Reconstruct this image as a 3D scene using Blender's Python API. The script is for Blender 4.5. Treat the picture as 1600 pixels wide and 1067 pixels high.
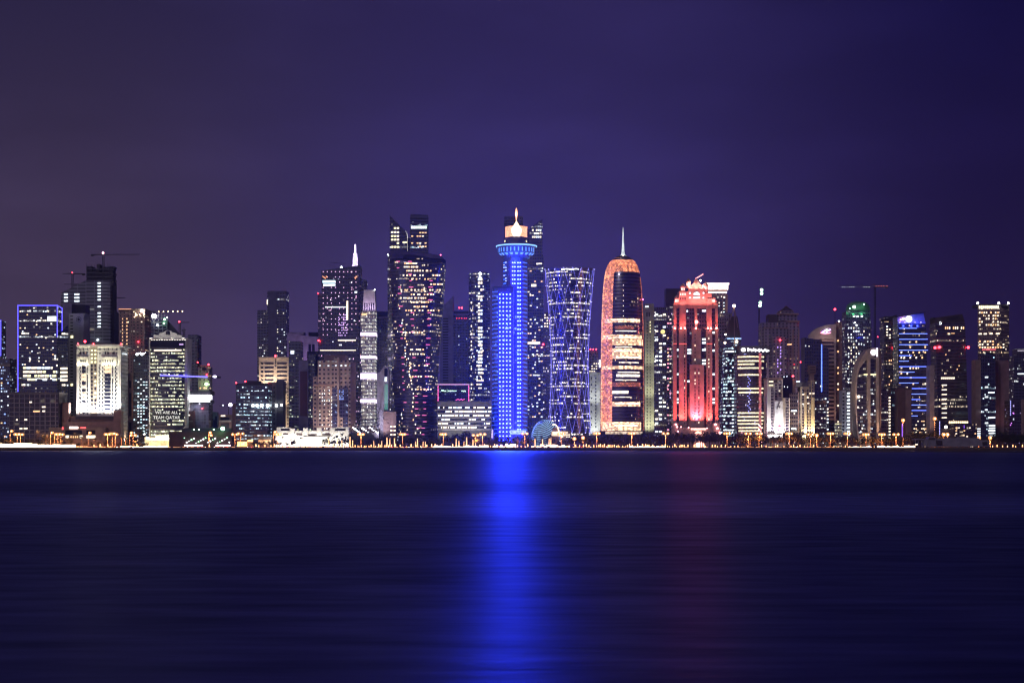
import bpy, math, random
from mathutils import Vector
C = bpy.context.scene.collection
for _o in list(bpy.data.objects):
    bpy.data.objects.remove(_o)
RND = random.Random(11)
# ------------------------------------------------------------------ camera, sky, exposure
F, CX, HY, CAMZ, G = 2666.67, 800.0, 696.0, 6.0, 3.4   # focal length in photo pixels, centre column, horizon row, eye height, quay level
cam = bpy.data.cameras.new('camera'); co = bpy.data.objects.new('camera', cam); C.objects.link(co)
co.location = (0, 0, CAMZ); co.rotation_euler = (math.pi/2, 0, 0)
cam.sensor_width = 36; cam.lens = 60; cam.shift_y = (HY-533.5)/1600
cam.clip_start = 1; cam.clip_end = 30000
sc = bpy.context.scene; sc.camera = co
sc.view_settings.view_transform = 'Standard'; sc.view_settings.look = 'None'
sc.view_settings.exposure = 0; sc.view_settings.gamma = 1
sc.cycles.max_bounces = 4; sc.cycles.diffuse_bounces = 1; sc.cycles.glossy_bounces = 2
sc.cycles.caustics_reflective = False; sc.cycles.caustics_refractive = False
sc.cycles.sample_clamp_indirect = 0; sc.cycles.use_denoising = True
sc.cycles.filter_width = 1.2
_s = bpy.data.lights.new('fill_sun', 'SUN'); _s.energy = .42; _s.angle = math.radians(12); _s.color = (.9, .78, 1)
_so = bpy.data.objects.new('fill_sun', _s); C.objects.link(_so); _so.rotation_euler = (math.radians(62), 0, math.radians(-28))   # added weak fill from behind the camera, standing in for stray city light

def lin(r, g, b):
    f = lambda c: (c/255/12.92 if c <= 10 else ((c/255+.055)/1.055)**2.4)
    return (f(r), f(g), f(b))

class NT:
    """small wiring helper for a node tree"""
    def __init__(s, t): s.t = t
    def node(s, ty, **k):
        n = s.t.nodes.new(ty)
        for a, v in k.items(): setattr(n, a, v)
        return n
    def put(s, sock, v):
        if hasattr(v, 'is_linked'): s.t.links.new(v, sock)
        elif isinstance(v, tuple) and sock.type == 'RGBA': sock.default_value = (*v[:3], 1)
        else: sock.default_value = v
    def m(s, op, a, b=0.0, c=None):
        n = s.node('ShaderNodeMath', operation=op); s.put(n.inputs[0], a); s.put(n.inputs[1], b)
        if c is not None: s.put(n.inputs[2], c)
        return n.outputs[0]
    def mix(s, f, a, b):
        n = s.node('ShaderNodeMix', data_type='RGBA'); s.put(n.inputs[0], f); s.put(n.inputs[6], a); s.put(n.inputs[7], b)
        return n.outputs[2]
    def ramp(s, f, stops, interp='LINEAR'):
        n = s.node('ShaderNodeValToRGB'); n.color_ramp.interpolation = interp; e = n.color_ramp.elements
        while len(e) < len(stops): e.new(.5)
        for i, (p, c) in enumerate(stops): e[i].position = p; e[i].color = (*c, 1)
        s.put(n.inputs[0], f); return n.outputs[0]
    def white(s, dim, v):
        n = s.node('ShaderNodeTexWhiteNoise', noise_dimensions=dim)
        if dim == '1D': s.put(n.inputs['W'], v)
        else: s.put(n.inputs['Vector'], v)
        return n.outputs[0]
    def xyz(s, x, y, z=0.0):
        n = s.node('ShaderNodeCombineXYZ'); s.put(n.inputs[0], x); s.put(n.inputs[1], y); s.put(n.inputs[2], z); return n.outputs[0]
    def sep(s, v):
        n = s.node('ShaderNodeSeparateXYZ'); s.put(n.inputs[0], v); return n.outputs

world = bpy.data.worlds.new('World'); sc.world = world; world.use_nodes = True
wt = NT(world.node_tree); world.node_tree.nodes.clear()
_d = wt.sep(wt.node('ShaderNodeTexCoord').outputs['Generated'])
_z = wt.m('MAXIMUM', _d[2], 0.0)
_L = wt.ramp(_z, [(0, lin(88, 70, 97)), (.07, lin(76, 62, 90)), (.12, lin(64, 53, 80)), (.25, lin(45, 38, 71)), (1, lin(28, 24, 56))])
_M = wt.ramp(_z, [(0, lin(68, 55, 118)), (.07, lin(60, 50, 108)), (.13, lin(56, 47, 102)), (.25, lin(46, 38, 86)), (1, lin(24, 20, 58))])
_R = wt.ramp(_z, [(0, lin(40, 28, 74)), (.07, lin(36, 26, 70)), (.13, lin(30, 22, 64)), (.25, lin(20, 16, 62)), (.5, lin(9, 10, 50)), (1, lin(5, 8, 44))])
_fl = wt.node('ShaderNodeMapRange', interpolation_type='SMOOTHSTEP'); wt.put(_fl.inputs[0], _d[0]); wt.put(_fl.inputs[1], -.26); wt.put(_fl.inputs[2], .02)
_fr = wt.node('ShaderNodeMapRange', interpolation_type='SMOOTHSTEP'); wt.put(_fr.inputs[0], _d[0]); wt.put(_fr.inputs[1], .02); wt.put(_fr.inputs[2], .28)
_sky0 = wt.mix(_fr.outputs[0], wt.mix(_fl.outputs[0], _L, _M), _R)
_cn = wt.node('ShaderNodeTexNoise'); _cn.inputs['Scale'].default_value = 1.0; _cn.inputs['Detail'].default_value = 5   # faint uneven veil of cloud
wt.put(_cn.inputs['Vector'], wt.xyz(wt.m('MULTIPLY', _d[0], 5.0), wt.m('MULTIPLY', _d[1], 2.0), wt.m('MULTIPLY', _d[2], 16.0)))
_sv = wt.node('ShaderNodeVectorMath', operation='SCALE'); wt.put(_sv.inputs[0], _sky0); wt.put(_sv.inputs['Scale'], wt.m('MULTIPLY_ADD', wt.m('MAXIMUM', wt.m('SUBTRACT', _cn.outputs[0], .45), 0.0), 1.0, .87)); _sky = _sv.outputs[0]
_bg = wt.node('ShaderNodeBackground'); wt.put(_bg.inputs[0], _sky); _bg.inputs[1].default_value = 1.0
world.node_tree.links.new(_bg.outputs[0], wt.node('ShaderNodeOutputWorld').inputs[0])

# ------------------------------------------------------------------ materials
MATS = {}
def newmat(name):
    m = bpy.data.materials.new(name); m.use_nodes = True; m.node_tree.nodes.clear()
    t = NT(m.node_tree); b = t.node('ShaderNodeBsdfPrincipled'); o = t.node('ShaderNodeOutputMaterial')
    m.node_tree.links.new(b.outputs[0], o.inputs[0]); return m, t, b
def pm(name, col, rough=.6, metal=0.0, var=.25, scale=.15):
    if name in MATS: return MATS[name]
    m, t, b = newmat(name)
    n = t.node('ShaderNodeTexNoise'); n.inputs['Scale'].default_value = scale; n.inputs['Detail'].default_value = 6
    t.put(n.inputs['Vector'], t.node('ShaderNodeTexCoord').outputs['Object'])
    lo = tuple(c*(1-var) for c in col); hi = tuple(min(1, c*(1+var)) for c in col)
    t.put(b.inputs['Base Color'], t.ramp(n.outputs[0], [(.3, lo), (.7, hi)]))
    b.inputs['Roughness'].default_value = rough; b.inputs['Metallic'].default_value = metal
    MATS[name] = m; return m
def em(name, col, s, sample=False, uneven=0.0, scale=.3):
    """something that gives off light"""
    if name in MATS: return MATS[name]
    m, t, b = newmat(name)
    b.inputs['Base Color'].default_value = (.3, .3, .3, 1); b.inputs['Emission Color'].default_value = (*col, 1)
    b.inputs['Emission Strength'].default_value = s
    if uneven:
        n = t.node('ShaderNodeTexNoise'); n.inputs['Scale'].default_value = scale; n.inputs['Detail'].default_value = 5
        t.put(n.inputs['Vector'], t.node('ShaderNodeTexCoord').outputs['Object'])
        r = t.node('ShaderNodeMapRange'); t.put(r.inputs[0], n.outputs[0]); r.inputs[1].default_value = .35; r.inputs[2].default_value = .7
        r.inputs[3].default_value = s*(1-uneven); r.inputs[4].default_value = s*(1+uneven)
        t.put(b.inputs['Emission Strength'], r.outputs[0])
    m.cycles.emission_sampling = 'AUTO' if sample else 'NONE'
    MATS[name] = m; return m
COOL, WARM, NEUT, YEL, CYAN = (.8, .92, 1), (1, .62, .3), (1, .86, .66), (1, .92, .5), (.55, .85, 1)
_seed = [3.0]
def fac(name, wall=(.03, .03, .05), glass=(.01, .012, .03), ww=3.2, fh=3.9, p=.15, band=.05, cA=COOL, cB=NEUT, s=(.3, 2.5), mu=.14,
        v=(.22, .8), grp=3, bandp=.85, rough=.35, grough=.12, vlo=0.0, vhi=0.0, tint=None):
    """a facade: a grid of panes, some of them lit from inside; rooms and whole floors go on and off together"""
    if name in MATS: return MATS[name]
    if ww < 4.5: ww *= .74
    m, t, b = newmat(name); _seed[0] += 7.31; sd = _seed[0]
    uv = t.sep(t.node('ShaderNodeUVMap').outputs[0]); u, w = uv[0], uv[1]
    U = t.m('DIVIDE', u, ww); V = t.m('DIVIDE', w, fh)
    cu, cv = t.m('FLOOR', U), t.m('FLOOR', V); fu, fv = t.m('FRACT', U), t.m('FRACT', V)
    cell = t.xyz(cu, cv, sd); room = t.xyz(t.m('FLOOR', t.m('DIVIDE', t.m('ADD', cu, t.m('MULTIPLY', t.white('1D', t.m('ADD', cv, sd+5)), 7.0)), grp)), cv, sd+1)
    n1, nr = t.white('3D', cell), t.white('3D', room); nf = t.white('1D', t.m('ADD', cv, sd+2))
    isband = t.m('LESS_THAN', nf, band)
    pf = t.m('ADD', t.m('MULTIPLY', isband, bandp), t.m('MULTIPLY', t.m('SUBTRACT', 1.0, isband), t.m('MULTIPLY', p, t.m('MULTIPLY_ADD', t.white('1D', t.m('ADD', cv, sd+3)), 1.4, .3))))
    if vhi != vlo:   # occupancy falls off between two heights
        r = t.node('ShaderNodeMapRange'); t.put(r.inputs[0], w); r.inputs[1].default_value = vlo; r.inputs[2].default_value = vhi
        r.inputs[3].default_value = 1; r.inputs[4].default_value = .25; pf = t.m('MULTIPLY', pf, r.outputs[0])
    lit = t.m('LESS_THAN', t.m('MULTIPLY_ADD', nr, .62, t.m('MULTIPLY', n1, .38)), t.m('MULTIPLY_ADD', pf, .76, .1))
    n4 = t.white('3D', t.xyz(cu, cv, sd+9)); n5 = t.white('3D', t.xyz(t.m('FLOOR', t.m('DIVIDE', cu, 4.0)), cv, sd+12)); n6 = t.white('3D', t.xyz(cu, cv, sd+15))
    mk = t.m('MULTIPLY', t.m('GREATER_THAN', fu, mu), t.m('LESS_THAN', fu, 1-mu))
    gl = t.m('MULTIPLY', mk, t.m('MULTIPLY', t.m('GREATER_THAN', fv, v[0]), t.m('LESS_THAN', fv, v[1])))
    blind = t.m('LESS_THAN', fv, t.m('MULTIPLY_ADD', t.m('POWER', n6, .35), v[1]-v[0], v[0]))
    st = t.m('MULTIPLY_ADD', t.m('POWER', n4, 2.6), s[1]-s[0]*.5, s[0]*.5)
    inner = t.node('ShaderNodeTexNoise'); inner.inputs['Scale'].default_value = .9; t.put(inner.inputs['Vector'], t.xyz(u, w, sd))
    st = t.m('MULTIPLY', st, t.m('MULTIPLY_ADD', inner.outputs[0], 1.6, .2))
    b.inputs['IOR'].default_value = 2.5
    t.put(b.inputs['Emission Color'], t.mix(n5, cA, cB))
    t.put(b.inputs['Emission Strength'], t.m('MULTIPLY', t.m('MULTIPLY', lit, gl), t.m('MULTIPLY', blind, st)))
    g2 = tuple(c*2.2+.004 for c in glass)
    wn = t.node('ShaderNodeTexNoise'); wn.inputs['Scale'].default_value = .06; wn.inputs['Detail'].default_value = 7; t.put(wn.inputs['Vector'], t.xyz(u, w, sd))
    wl = t.mix(wn.outputs[0], tuple(c*.75 for c in wall), tuple(c*1.25 for c in wall))
    t.put(b.inputs['Base Color'], t.mix(gl, wl, t.mix(n1, glass, g2)))
    t.put(b.inputs['Roughness'], t.m('MULTIPLY_ADD', gl, grough-rough, rough))
    m.cycles.emission_sampling = 'NONE'
    MATS[name] = m; return m

# ------------------------------------------------------------------ geometry helpers
def wx(px, Y): return (px-CX)*Y/F
def wz(py, Y): return CAMZ+(HY-py)*Y/F
class MB:
    def __init__(s): s.v, s.f, s.uv = [], [], []
    def face(s, pts, uvs=None):
        i = len(s.v); s.v += [tuple(p) for p in pts]; s.f.append(tuple(range(i, i+len(pts)))); s.uv += list(uvs) if uvs else [(0, 0)]*len(pts)
    def prism(s, poly, z0, bottom=False):
        """poly: (x, y, top z), counter-clockwise from above"""
        a = sum(poly[i][0]*poly[(i+1) % len(poly)][1]-poly[(i+1) % len(poly)][0]*poly[i][1] for i in range(len(poly)))
        if a < 0: poly = poly[::-1]
        u = 0; n = len(poly)
        for i in range(n):
            p, q = poly[i], poly[(i+1) % n]; d = math.hypot(q[0]-p[0], q[1]-p[1]); zb = z0 if not hasattr(z0, '__len__') else z0[0]
            s.face([(p[0], p[1], zb), (q[0], q[1], zb), (q[0], q[1], q[2]), (p[0], p[1], p[2])], [(u, 0), (u+d, 0), (u+d, q[2]-zb), (u, p[2]-zb)])
            u += d
        s.face(poly)
        if bottom: s.face([(p[0], p[1], z0) for p in poly[::-1]])
    def box(s, x0, x1, y0, y1, z0, z1, bottom=True):
        s.prism([(x0, y0, z1), (x1, y0, z1), (x1, y1, z1), (x0, y1, z1)], z0, bottom)
    def loft(s, rings, cap=True, closed=True, upos=None):
        n = len(rings[0]); m = n if closed else n-1
        if upos is None:
            per = sum(math.dist(rings[len(rings)//2][i], rings[len(rings)//2][(i+1) % n]) for i in range(m)); upos = [per*i/m for i in range(m+1)]
        base = len(s.v); zb = rings[0][0][2]
        for r in rings: s.v += [tuple(p) for p in r]
        for k in range(len(rings)-1):
            for i in range(m):
                j = (i+1) % n
                s.f.append((base+k*n+i, base+k*n+j, base+(k+1)*n+j, base+(k+1)*n+i))
                za = (rings[k][i][2]-zb, rings[k][j][2]-zb, rings[k+1][j][2]-zb, rings[k+1][i][2]-zb)
                s.uv += [(upos[i], za[0]), (upos[i+1], za[1]), (upos[i+1], za[2]), (upos[i], za[3])]
        if cap: s.face(rings[-1])
    def tube(s, pts, r, n=6, r1=None):
        pts = [Vector(p) for p in pts]; rings = []
        for i, p in enumerate(pts):
            d = (pts[min(i+1, len(pts)-1)]-pts[max(i-1, 0)]).normalized(); a = d.orthogonal().normalized(); b = d.cross(a)
            rr = r if r1 is None else r+(r1-r)*i/(len(pts)-1)
            rings.append([p+(a*math.cos(2*math.pi*k/n)+b*math.sin(2*math.pi*k/n))*rr for k in range(n)])
        s.loft(rings); s.face(rings[0][::-1])
    def ball(s, c, r, n=8, m=5, sz=1.0):
        rings = [[(c[0]+r*math.sin(math.pi*k/m)*math.cos(2*math.pi*i/n), c[1]+r*math.sin(math.pi*k/m)*math.sin(2*math.pi*i/n), c[2]-r*sz*math.cos(math.pi*k/m)) for i in range(n)] for k in range(1, m)]
        s.loft(rings); s.face(rings[0][::-1])
    def build(s, name, mat, parent=None, smooth=False):
        o3 = parent_org(parent)
        me = bpy.data.meshes.new(name); me.from_pydata([(x-o3[0], y-o3[1], z-o3[2]) for x, y, z in s.v], [], s.f)
        l = me.uv_layers.new(name='UVMap'); l.data.foreach_set('uv', [c for t in s.uv for c in t])
        if smooth: me.polygons.foreach_set('use_smooth', [True]*len(me.polygons))
        me.materials.append(mat); o = bpy.data.objects.new(name, me); C.objects.link(o)
        if parent: o.parent = parent
        return o
def parent_org(p):
    while p is not None and p.parent is not None: p = p.parent
    return p.location if p is not None else (0, 0, 0)
def tag(o, label=None, cat=None, group=None, kind=None):
    for k, v in (('label', label), ('category', cat), ('group', group), ('kind', kind)):
        if v: o[k] = v
    return o
R = None
def root(name, label, cat, px, Y, group=None, z=G):
    global R
    R = bpy.data.objects.new(name, None); C.objects.link(R); R.location = (wx(px, Y), Y, z); R.empty_display_size = 2
    return tag(R, label, cat, group)
def pr(name, mat, cor, bot=None, parent=None, bottom=False):
    """a block whose plan corners are (photo column, distance, photo row of the top)"""
    m = MB(); z0 = G if bot is None else wz(bot, min(c[1] for c in cor))
    m.prism([(wx(px, Y), Y, wz(py, Y)) for px, Y, py in cor], z0, bottom); return m.build(name, mat, parent or R)
def bx(name, mat, a, b, top, Y, dep, bot=None, parent=None, topr=None, bottom=None):
    """a block with a front at distance Y and a depth in metres; topr: row of its right top corner"""
    x0, x1 = wx(a, Y), wx(b, Y); z, zr = wz(top, Y), wz(top if topr is None else topr, Y); m = MB()
    m.prism([(x0, Y, z), (x1, Y, zr), (x1, Y+dep, zr), (x0, Y+dep, z)], G if bot is None else wz(bot, Y), bottom if bottom is not None else bot is not None)
    return m.build(name, mat, parent or R)
def outline(name, mat, pts, Y, dep, parent=None):
    """an upright slab with the given outline (photo columns and rows at distance Y) and a depth"""
    m = MB(); f = [(wx(a, Y), Y, wz(b, Y)) for a, b in pts]; k = [(x, y+dep, z) for x, y, z in f]; n = len(f)
    m.face(f, [(x, z-G) for x, y, z in f]); m.face(k[::-1])
    for i in range(n):
        j = (i+1) % n; m.face([f[i], k[i], k[j], f[j]], [(f[i][0], f[i][2]-G)]*4)
    o = m.build(name, mat, parent or R); return o
def lathe(name, mat, px, Y, prof, n=40, a0=0.0, a1=2*math.pi, parent=None, smooth=True, sy=1.0):
    """profile of (photo row, radius in photo pixels); angle 0 is to the right, -pi/2 faces the camera; Y is the axis"""
    full = abs(a1-a0) > 6.28; k = n if full else n+1; rm = max(r for _, r in prof)*Y/F; m = MB()
    an = [a0+(a1-a0)*i/n for i in range(k)]
    rings = [[(wx(px, Y)+r*Y/F*math.cos(a), Y+sy*r*Y/F*math.sin(a), wz(py, Y)) for a in an] for py, r in prof]
    m.loft(rings, cap=full, closed=full, upos=[rm*(a1-a0)*i/n for i in range(n+1)]); return m.build(name, mat, parent or R, smooth)
def tube(name, mat, pts, r, n=6, parent=None, r1=None):
    m = MB(); m.tube([(wx(a, Y), Y, wz(b, Y)) for a, b, Y in pts], r, n, r1); return m.build(name, mat, parent or R)
def ball(name, mat, px, py, Y, r, parent=None, sz=1.0):
    m = MB(); m.ball((wx(px, Y), Y, wz(py, Y)), r, 10, 6, sz); return m.build(name, mat, parent or R, True)
UNIT = {}
def pane(mat, a, b, t, u, Y, name='window', dep=.35, parent=None):
    """one window of its own: columns a to b, rows t to u, proud of a front at distance Y"""
    if (mat.name, name) not in UNIT:
        m = MB(); m.box(-.5, .5, -.5, .5, -.5, .5); o = m.build(name, mat); UNIT[(mat.name, name)] = o.data; bpy.data.objects.remove(o)
    o = bpy.data.objects.new(name, UNIT[(mat.name, name)]); C.objects.link(o); o.parent = parent or R; og = parent_org(o.parent)
    o.location = (wx((a+b)/2, Y)-og[0], Y-og[1]-.02, wz((t+u)/2, Y)-og[2]); o.scale = ((b-a)*Y/F, dep, (u-t)*Y/F); return o
def wins(a, b, nx, t, u, ny, Y, p, mats, wf=.6, hf=.45, most=90, name='window'):
    k = 0
    for j in range(ny):
        for i in range(nx):
            if RND.random() < p and k < most:
                k += 1; cw, ch = (b-a)/nx, (u-t)/ny; x, y = a+cw*(i+.5), t+ch*(j+.5)
                pane(RND.choice(mats), x-cw*wf/2, x+cw*wf/2, y-ch*hf/2, y+ch*hf/2, Y, name)
LIGHTS = {}
def spot(px, py, Y, aim, col, watts, deg=70, blend=.8, soft=1.0):
    k = (tuple(round(c, 3) for c in col), watts, deg)
    if k not in LIGHTS:
        l = bpy.data.lights.new('flood_or_fill', 'SPOT'); l.energy = watts; l.color = col; l.spot_size = math.radians(deg); l.spot_blend = blend; l.shadow_soft_size = soft; LIGHTS[k] = l
    o = bpy.data.objects.new('flood_or_fill', LIGHTS[k]); C.objects.link(o); p = Vector((wx(px, Y), Y, wz(py, Y))); q = Vector((wx(aim[0], aim[2]), aim[2], wz(aim[1], aim[2])))
    o.location = p-Vector(parent_org(R)) if R else p; o.rotation_euler = (q-p).to_track_quat('-Z', 'Y').to_euler()
    if R: o.parent = R
    return o
def lettering(text, mat, px, py, Y, h, parent=None, align='CENTER', name='sign_lettering'):
    cu = bpy.data.curves.new(name, 'FONT'); cu.body = text; cu.size = h; cu.extrude = .12; cu.align_x = align; cu.materials.append(mat)
    o = bpy.data.objects.new(name, cu); C.objects.link(o); me = bpy.data.meshes.new_from_object(o.evaluated_get(bpy.context.evaluated_depsgraph_get())); bpy.data.objects.remove(o)
    o = bpy.data.objects.new(name, me); C.objects.link(o); o.parent = parent or R; og = parent_org(o.parent)
    o.location = (wx(px, Y)-og[0], Y-og[1]-.3, wz(py, Y)-og[2]); o.rotation_euler = (math.pi/2, 0, 0); return o
RED = em('red_beacon', (1, .03, .05), 14); 
def beacon(px, py, Y, r=1.0, mat=None): return ball('beacon', mat or RED, px, py, Y, r)

# ------------------------------------------------------------------ the setting
def sheet(name, x0, x1, y0, y1, z, mat, kind='structure'):
    m = MB(); m.face([(x0, y0, z), (x1, y0, z), (x1, y1, z), (x0, y1, z)]); return tag(m.build(name, mat), kind=kind)
def water_mat():
    m = bpy.data.materials.new('water'); m.use_nodes = True; m.node_tree.nodes.clear(); t = NT(m.node_tree)
    gl = t.node('ShaderNodeBsdfAnisotropic'); df = t.node('ShaderNodeBsdfDiffuse'); mx = t.node('ShaderNodeMixShader'); o = t.node('ShaderNodeOutputMaterial')
    P = t.node('ShaderNodeNewGeometry').outputs['Position']; s = t.sep(P)
    # wind lanes: strips across the bay, reflection brightness put into the gloss colour
    def noise(v, sc_, det=3):
        n = t.node('ShaderNodeTexNoise'); n.inputs['Scale'].default_value = sc_; n.inputs['Detail'].default_value = det; t.put(n.inputs['Vector'], v); return n.outputs[0]
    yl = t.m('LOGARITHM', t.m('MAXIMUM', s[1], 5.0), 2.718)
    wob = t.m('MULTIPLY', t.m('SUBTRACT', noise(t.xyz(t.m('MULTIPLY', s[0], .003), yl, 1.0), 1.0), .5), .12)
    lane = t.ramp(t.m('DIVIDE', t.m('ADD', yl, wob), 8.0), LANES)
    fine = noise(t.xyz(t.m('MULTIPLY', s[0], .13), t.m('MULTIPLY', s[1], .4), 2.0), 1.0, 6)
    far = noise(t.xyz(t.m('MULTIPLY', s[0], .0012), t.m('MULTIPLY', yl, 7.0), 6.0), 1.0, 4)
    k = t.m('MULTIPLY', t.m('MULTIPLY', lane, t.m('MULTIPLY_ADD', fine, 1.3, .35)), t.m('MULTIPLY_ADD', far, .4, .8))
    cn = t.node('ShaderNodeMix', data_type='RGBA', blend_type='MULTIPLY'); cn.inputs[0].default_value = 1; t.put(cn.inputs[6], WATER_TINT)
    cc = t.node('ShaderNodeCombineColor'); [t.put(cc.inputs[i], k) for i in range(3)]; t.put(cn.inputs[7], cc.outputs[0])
    t.put(gl.inputs['Color'], cn.outputs[2]); gl.inputs['Roughness'].default_value = WATER_ROUGH
    bp = t.node('ShaderNodeBump'); bp.inputs['Strength'].default_value = .25; bp.inputs['Distance'].default_value = .12
    t.put(bp.inputs['Height'], noise(t.xyz(t.m('MULTIPLY', s[0], .25), s[1], 4.0), .9, 4)); t.put(gl.inputs['Normal'], bp.outputs[0])
    df.inputs['Color'].default_value = (.004, .005, .02, 1); mx.inputs[0].default_value = .9
    m.node_tree.links.new(df.outputs[0], mx.inputs[1]); m.node_tree.links.new(gl.outputs[0], mx.inputs[2]); m.node_tree.links.new(mx.outputs[0], o.inputs[0]); return m
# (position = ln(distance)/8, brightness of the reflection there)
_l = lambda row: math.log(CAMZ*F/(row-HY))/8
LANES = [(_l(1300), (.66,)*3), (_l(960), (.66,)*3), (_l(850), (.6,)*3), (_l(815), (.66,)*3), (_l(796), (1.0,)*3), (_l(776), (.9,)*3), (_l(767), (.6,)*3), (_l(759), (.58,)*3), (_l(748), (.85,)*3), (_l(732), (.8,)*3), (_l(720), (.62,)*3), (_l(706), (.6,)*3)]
WATER_TINT, WATER_ROUGH = (.35, .39, .74), .4
sheet('water', -9000, 9000, -300, 2001, 0, water_mat())
sheet('ground', -9000, 9000, 2003, 14000, G-.02, pm('paving_dark', (.06, .055, .05), .8))
sheet('road', -1500, 1500, 2016, 2036, G, pm('asphalt', (.05, .05, .05), .75))
sheet('footpath', -1500, 1500, 2003.5, 2014, G+.006, pm('pale_paving', (.3, .26, .22), .7))
m = MB(); m.box(-1500, 1500, 2014, 2014.5, G-.3, G+.13); tag(m.build('kerb', pm('kerb_stone', (.3, .28, .25))), kind='structure')
m = MB()
for i in range(150):
    x = -900+12*i; m.box(x, x+4, 2025.9, 2026.1, G+.004, G+.01, False)
tag(m.build('road_markings', pm('white_paint', (.7, .7, .68))), kind='structure')
m = MB(); _p = []
for x in range(-1600, 1601, 20): _p.append(x)
m.prism([(-1600, 2000, G-.2), (1600, 2000, G-.2), (1600, 2003.4, G-.2), (-1600, 2003.4, G-.2)], -2)
w_ = m.build('sea_wall', pm('sea_wall_stone', (.09, .06, .05), .9, scale=.4)); tag(w_, 'long low dark stone sea wall between the water and the corniche', 'wall')
m = MB(); m.box(-1600, 1600, 2000.3, 2000.9, G-.195, G+.35, False); m.build('coping', pm('coping_stone', (.26, .2, .16), .8), w_)
# dark low spit of sand before the right half of the corniche
m = MB(); rr = random.Random(5); top, n = [], 90
for side in (0, 1):
    pass
rings = []
for i in range(n+1):
    f = i/n; px = 922+f*760; Yc = 1640+60*math.sin(f*5); hw = 6+110*min(1, f*3.2)*(.75+.25*math.sin(f*23+1))
    h = .1+1.15*min(1, f*7)*(.7+.3*rr.random())
    rings.append([(wx(px, 1640), Yc-hw, -.3), (wx(px, 1640)+rr.uniform(-3, 3), Yc-hw*.55, h*.7), (wx(px, 1640), Yc, h), (wx(px, 1640), Yc+hw*.6, h*.8), (wx(px, 1640), Yc+hw, -.3)])
m.loft(rings, cap=False, closed=False, upos=[0, 1, 2, 3, 4]); tag(m.build('sandbank', pm('wet_sand', (.05, .04, .035), .9, scale=.05), None, True), kind='structure')
# ------------------------------------------------------------------ shared building materials
CONC = pm('concrete_grey', (.17, .16, .17), .8); CONCD = pm('concrete_dark', (.07, .065, .08), .8); STONE = pm('beige_stone', (.34, .27, .21), .75)
WHITE = pm('white_render', (.62, .6, .56), .6); PINKST = pm('pinkish_stone', (.3, .2, .18), .75); DKMET = pm('dark_metal', (.05, .05, .06), .4, .6)
STEEL = pm('pale_steel', (.5, .5, .52), .35, .7); DGLASS = pm('dark_glass', (.012, .014, .035), .08, var=.5, scale=.08); BROWN = pm('brown_cladding', (.07, .045, .045), .6)
LW = em('window_cool', (.8, .92, 1), 1.5, uneven=.8, scale=.7); LN = em('window_neutral', (1, .84, .62), 1.4, uneven=.8, scale=.7); LA = em('window_amber', (1, .55, .25), 1.3, uneven=.8, scale=.7); LY = em('window_yellow', (1, .92, .48), 1.4, uneven=.8, scale=.7)
LWB = em('worklight_white', (.85, .95, 1), 9); LGR = em('worklight_green', (.35, 1, .5), 9); NEON = em('blue_tube', (.1, .085, 1), 2.5); NEONP = em('violet_tube', (.45, .22, 1), 2.2)
PINKL = em('pink_strip', (1, .12, .45), 2.4); BLUEB = em('blue_bar', (.12, .2, 1), 3.0); WARMB = em('lamp_warm', (1, .5, .18), 30, True); WHITEB = em('lamp_white', (1, .9, .85), 22, True)
def roofbox(a, b, t, Y, dep, bot, mat=None, name='plant_room'): return bx(name, mat or CONCD, a, b, t, Y, dep, bot)

# 1 left edge
root('office_tower', 'dark blue glass tower cut by the left edge, blue tube light on its upper corner', 'tower', 3, 2250)
f_ = fac('f_leftedge', (.02, .02, .05), (.008, .01, .05), 3, 4, .22, .05, (.3, .45, 1), COOL, (.3, 2.4))
bx('facade', f_, -20, 15.5, 560, 2250, 30); bx('upper_floors', f_, -20, 1.6, 501, 2256, 22, 560)
bx('roof_ledge', STONE, -20, 16, 568.5, 2249, 20, 572.5); pane(NEON, .6, 1.8, 500, 556, 2255.6, 'edge_tube'); bx('roof_canopy', CONC, 2, 15.6, 563, 2252, 20, 568.6)
wins(0, 15, 3, 574, 685, 16, 2249.8, .3, [LW, LA, em('window_blue', (.25, .4, 1), 2)], .5, .3)

# 2 blue edged glass
root('office_tower', 'dark glass tower outlined by a blue tube light round its flat roof', 'tower', 62, 2230)
f_ = fac('f_bluedge', (.012, .014, .035), (.012, .022, .12), 3.4, 4.2, .12, .08, COOL, NEUT, (.3, 2.6), mu=.06, grp=4)
pr('facade', f_, [(27.5, 2230, 477.5), (89.5, 2230, 477.5), (97, 2252, 482), (97, 2275, 482), (30, 2275, 478)])
pr('side_wing', f_, [(90.5, 2233, 524), (106.5, 2241, 507), (106.5, 2270, 507), (97, 2270, 524)])
for k, (a, b, t, u) in enumerate([(27.2, 28.6, 477, 612), (27.2, 90, 476.6, 478), (88.8, 90.2, 477, 527)]): pane(NEON, a, b, t, u, 2229.6, 'edge_tube')
tube('edge_tube', NEON, [(89.6, 477.2, 2229.6), (97.2, 481.8, 2251.6)], .55); tube('edge_tube', NEON, [(97.2, 482, 2251.5), (97.2, 528, 2251.5)], .6)
for t in (573, 579.2, 585.4, 591.2):
    x = 36
    while x < 88:
        w = RND.uniform(2, 9); 
        if RND.random() < .8: pane(RND.choice([LN, LW, LY]), x, min(89, x+w), t, t+3.4, 2229.7)
        x += w+RND.uniform(.3, 1.2)
for t in (574, 580, 586, 592): pane(LN, 84 if t > 590 else 90.8, 105.5, t, t+3.4, 2235)
for t in range(573, 612, 6): pane(CONC, 29, 35.5, t, t+3, 2229.7, 'louvre_panel')
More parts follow.
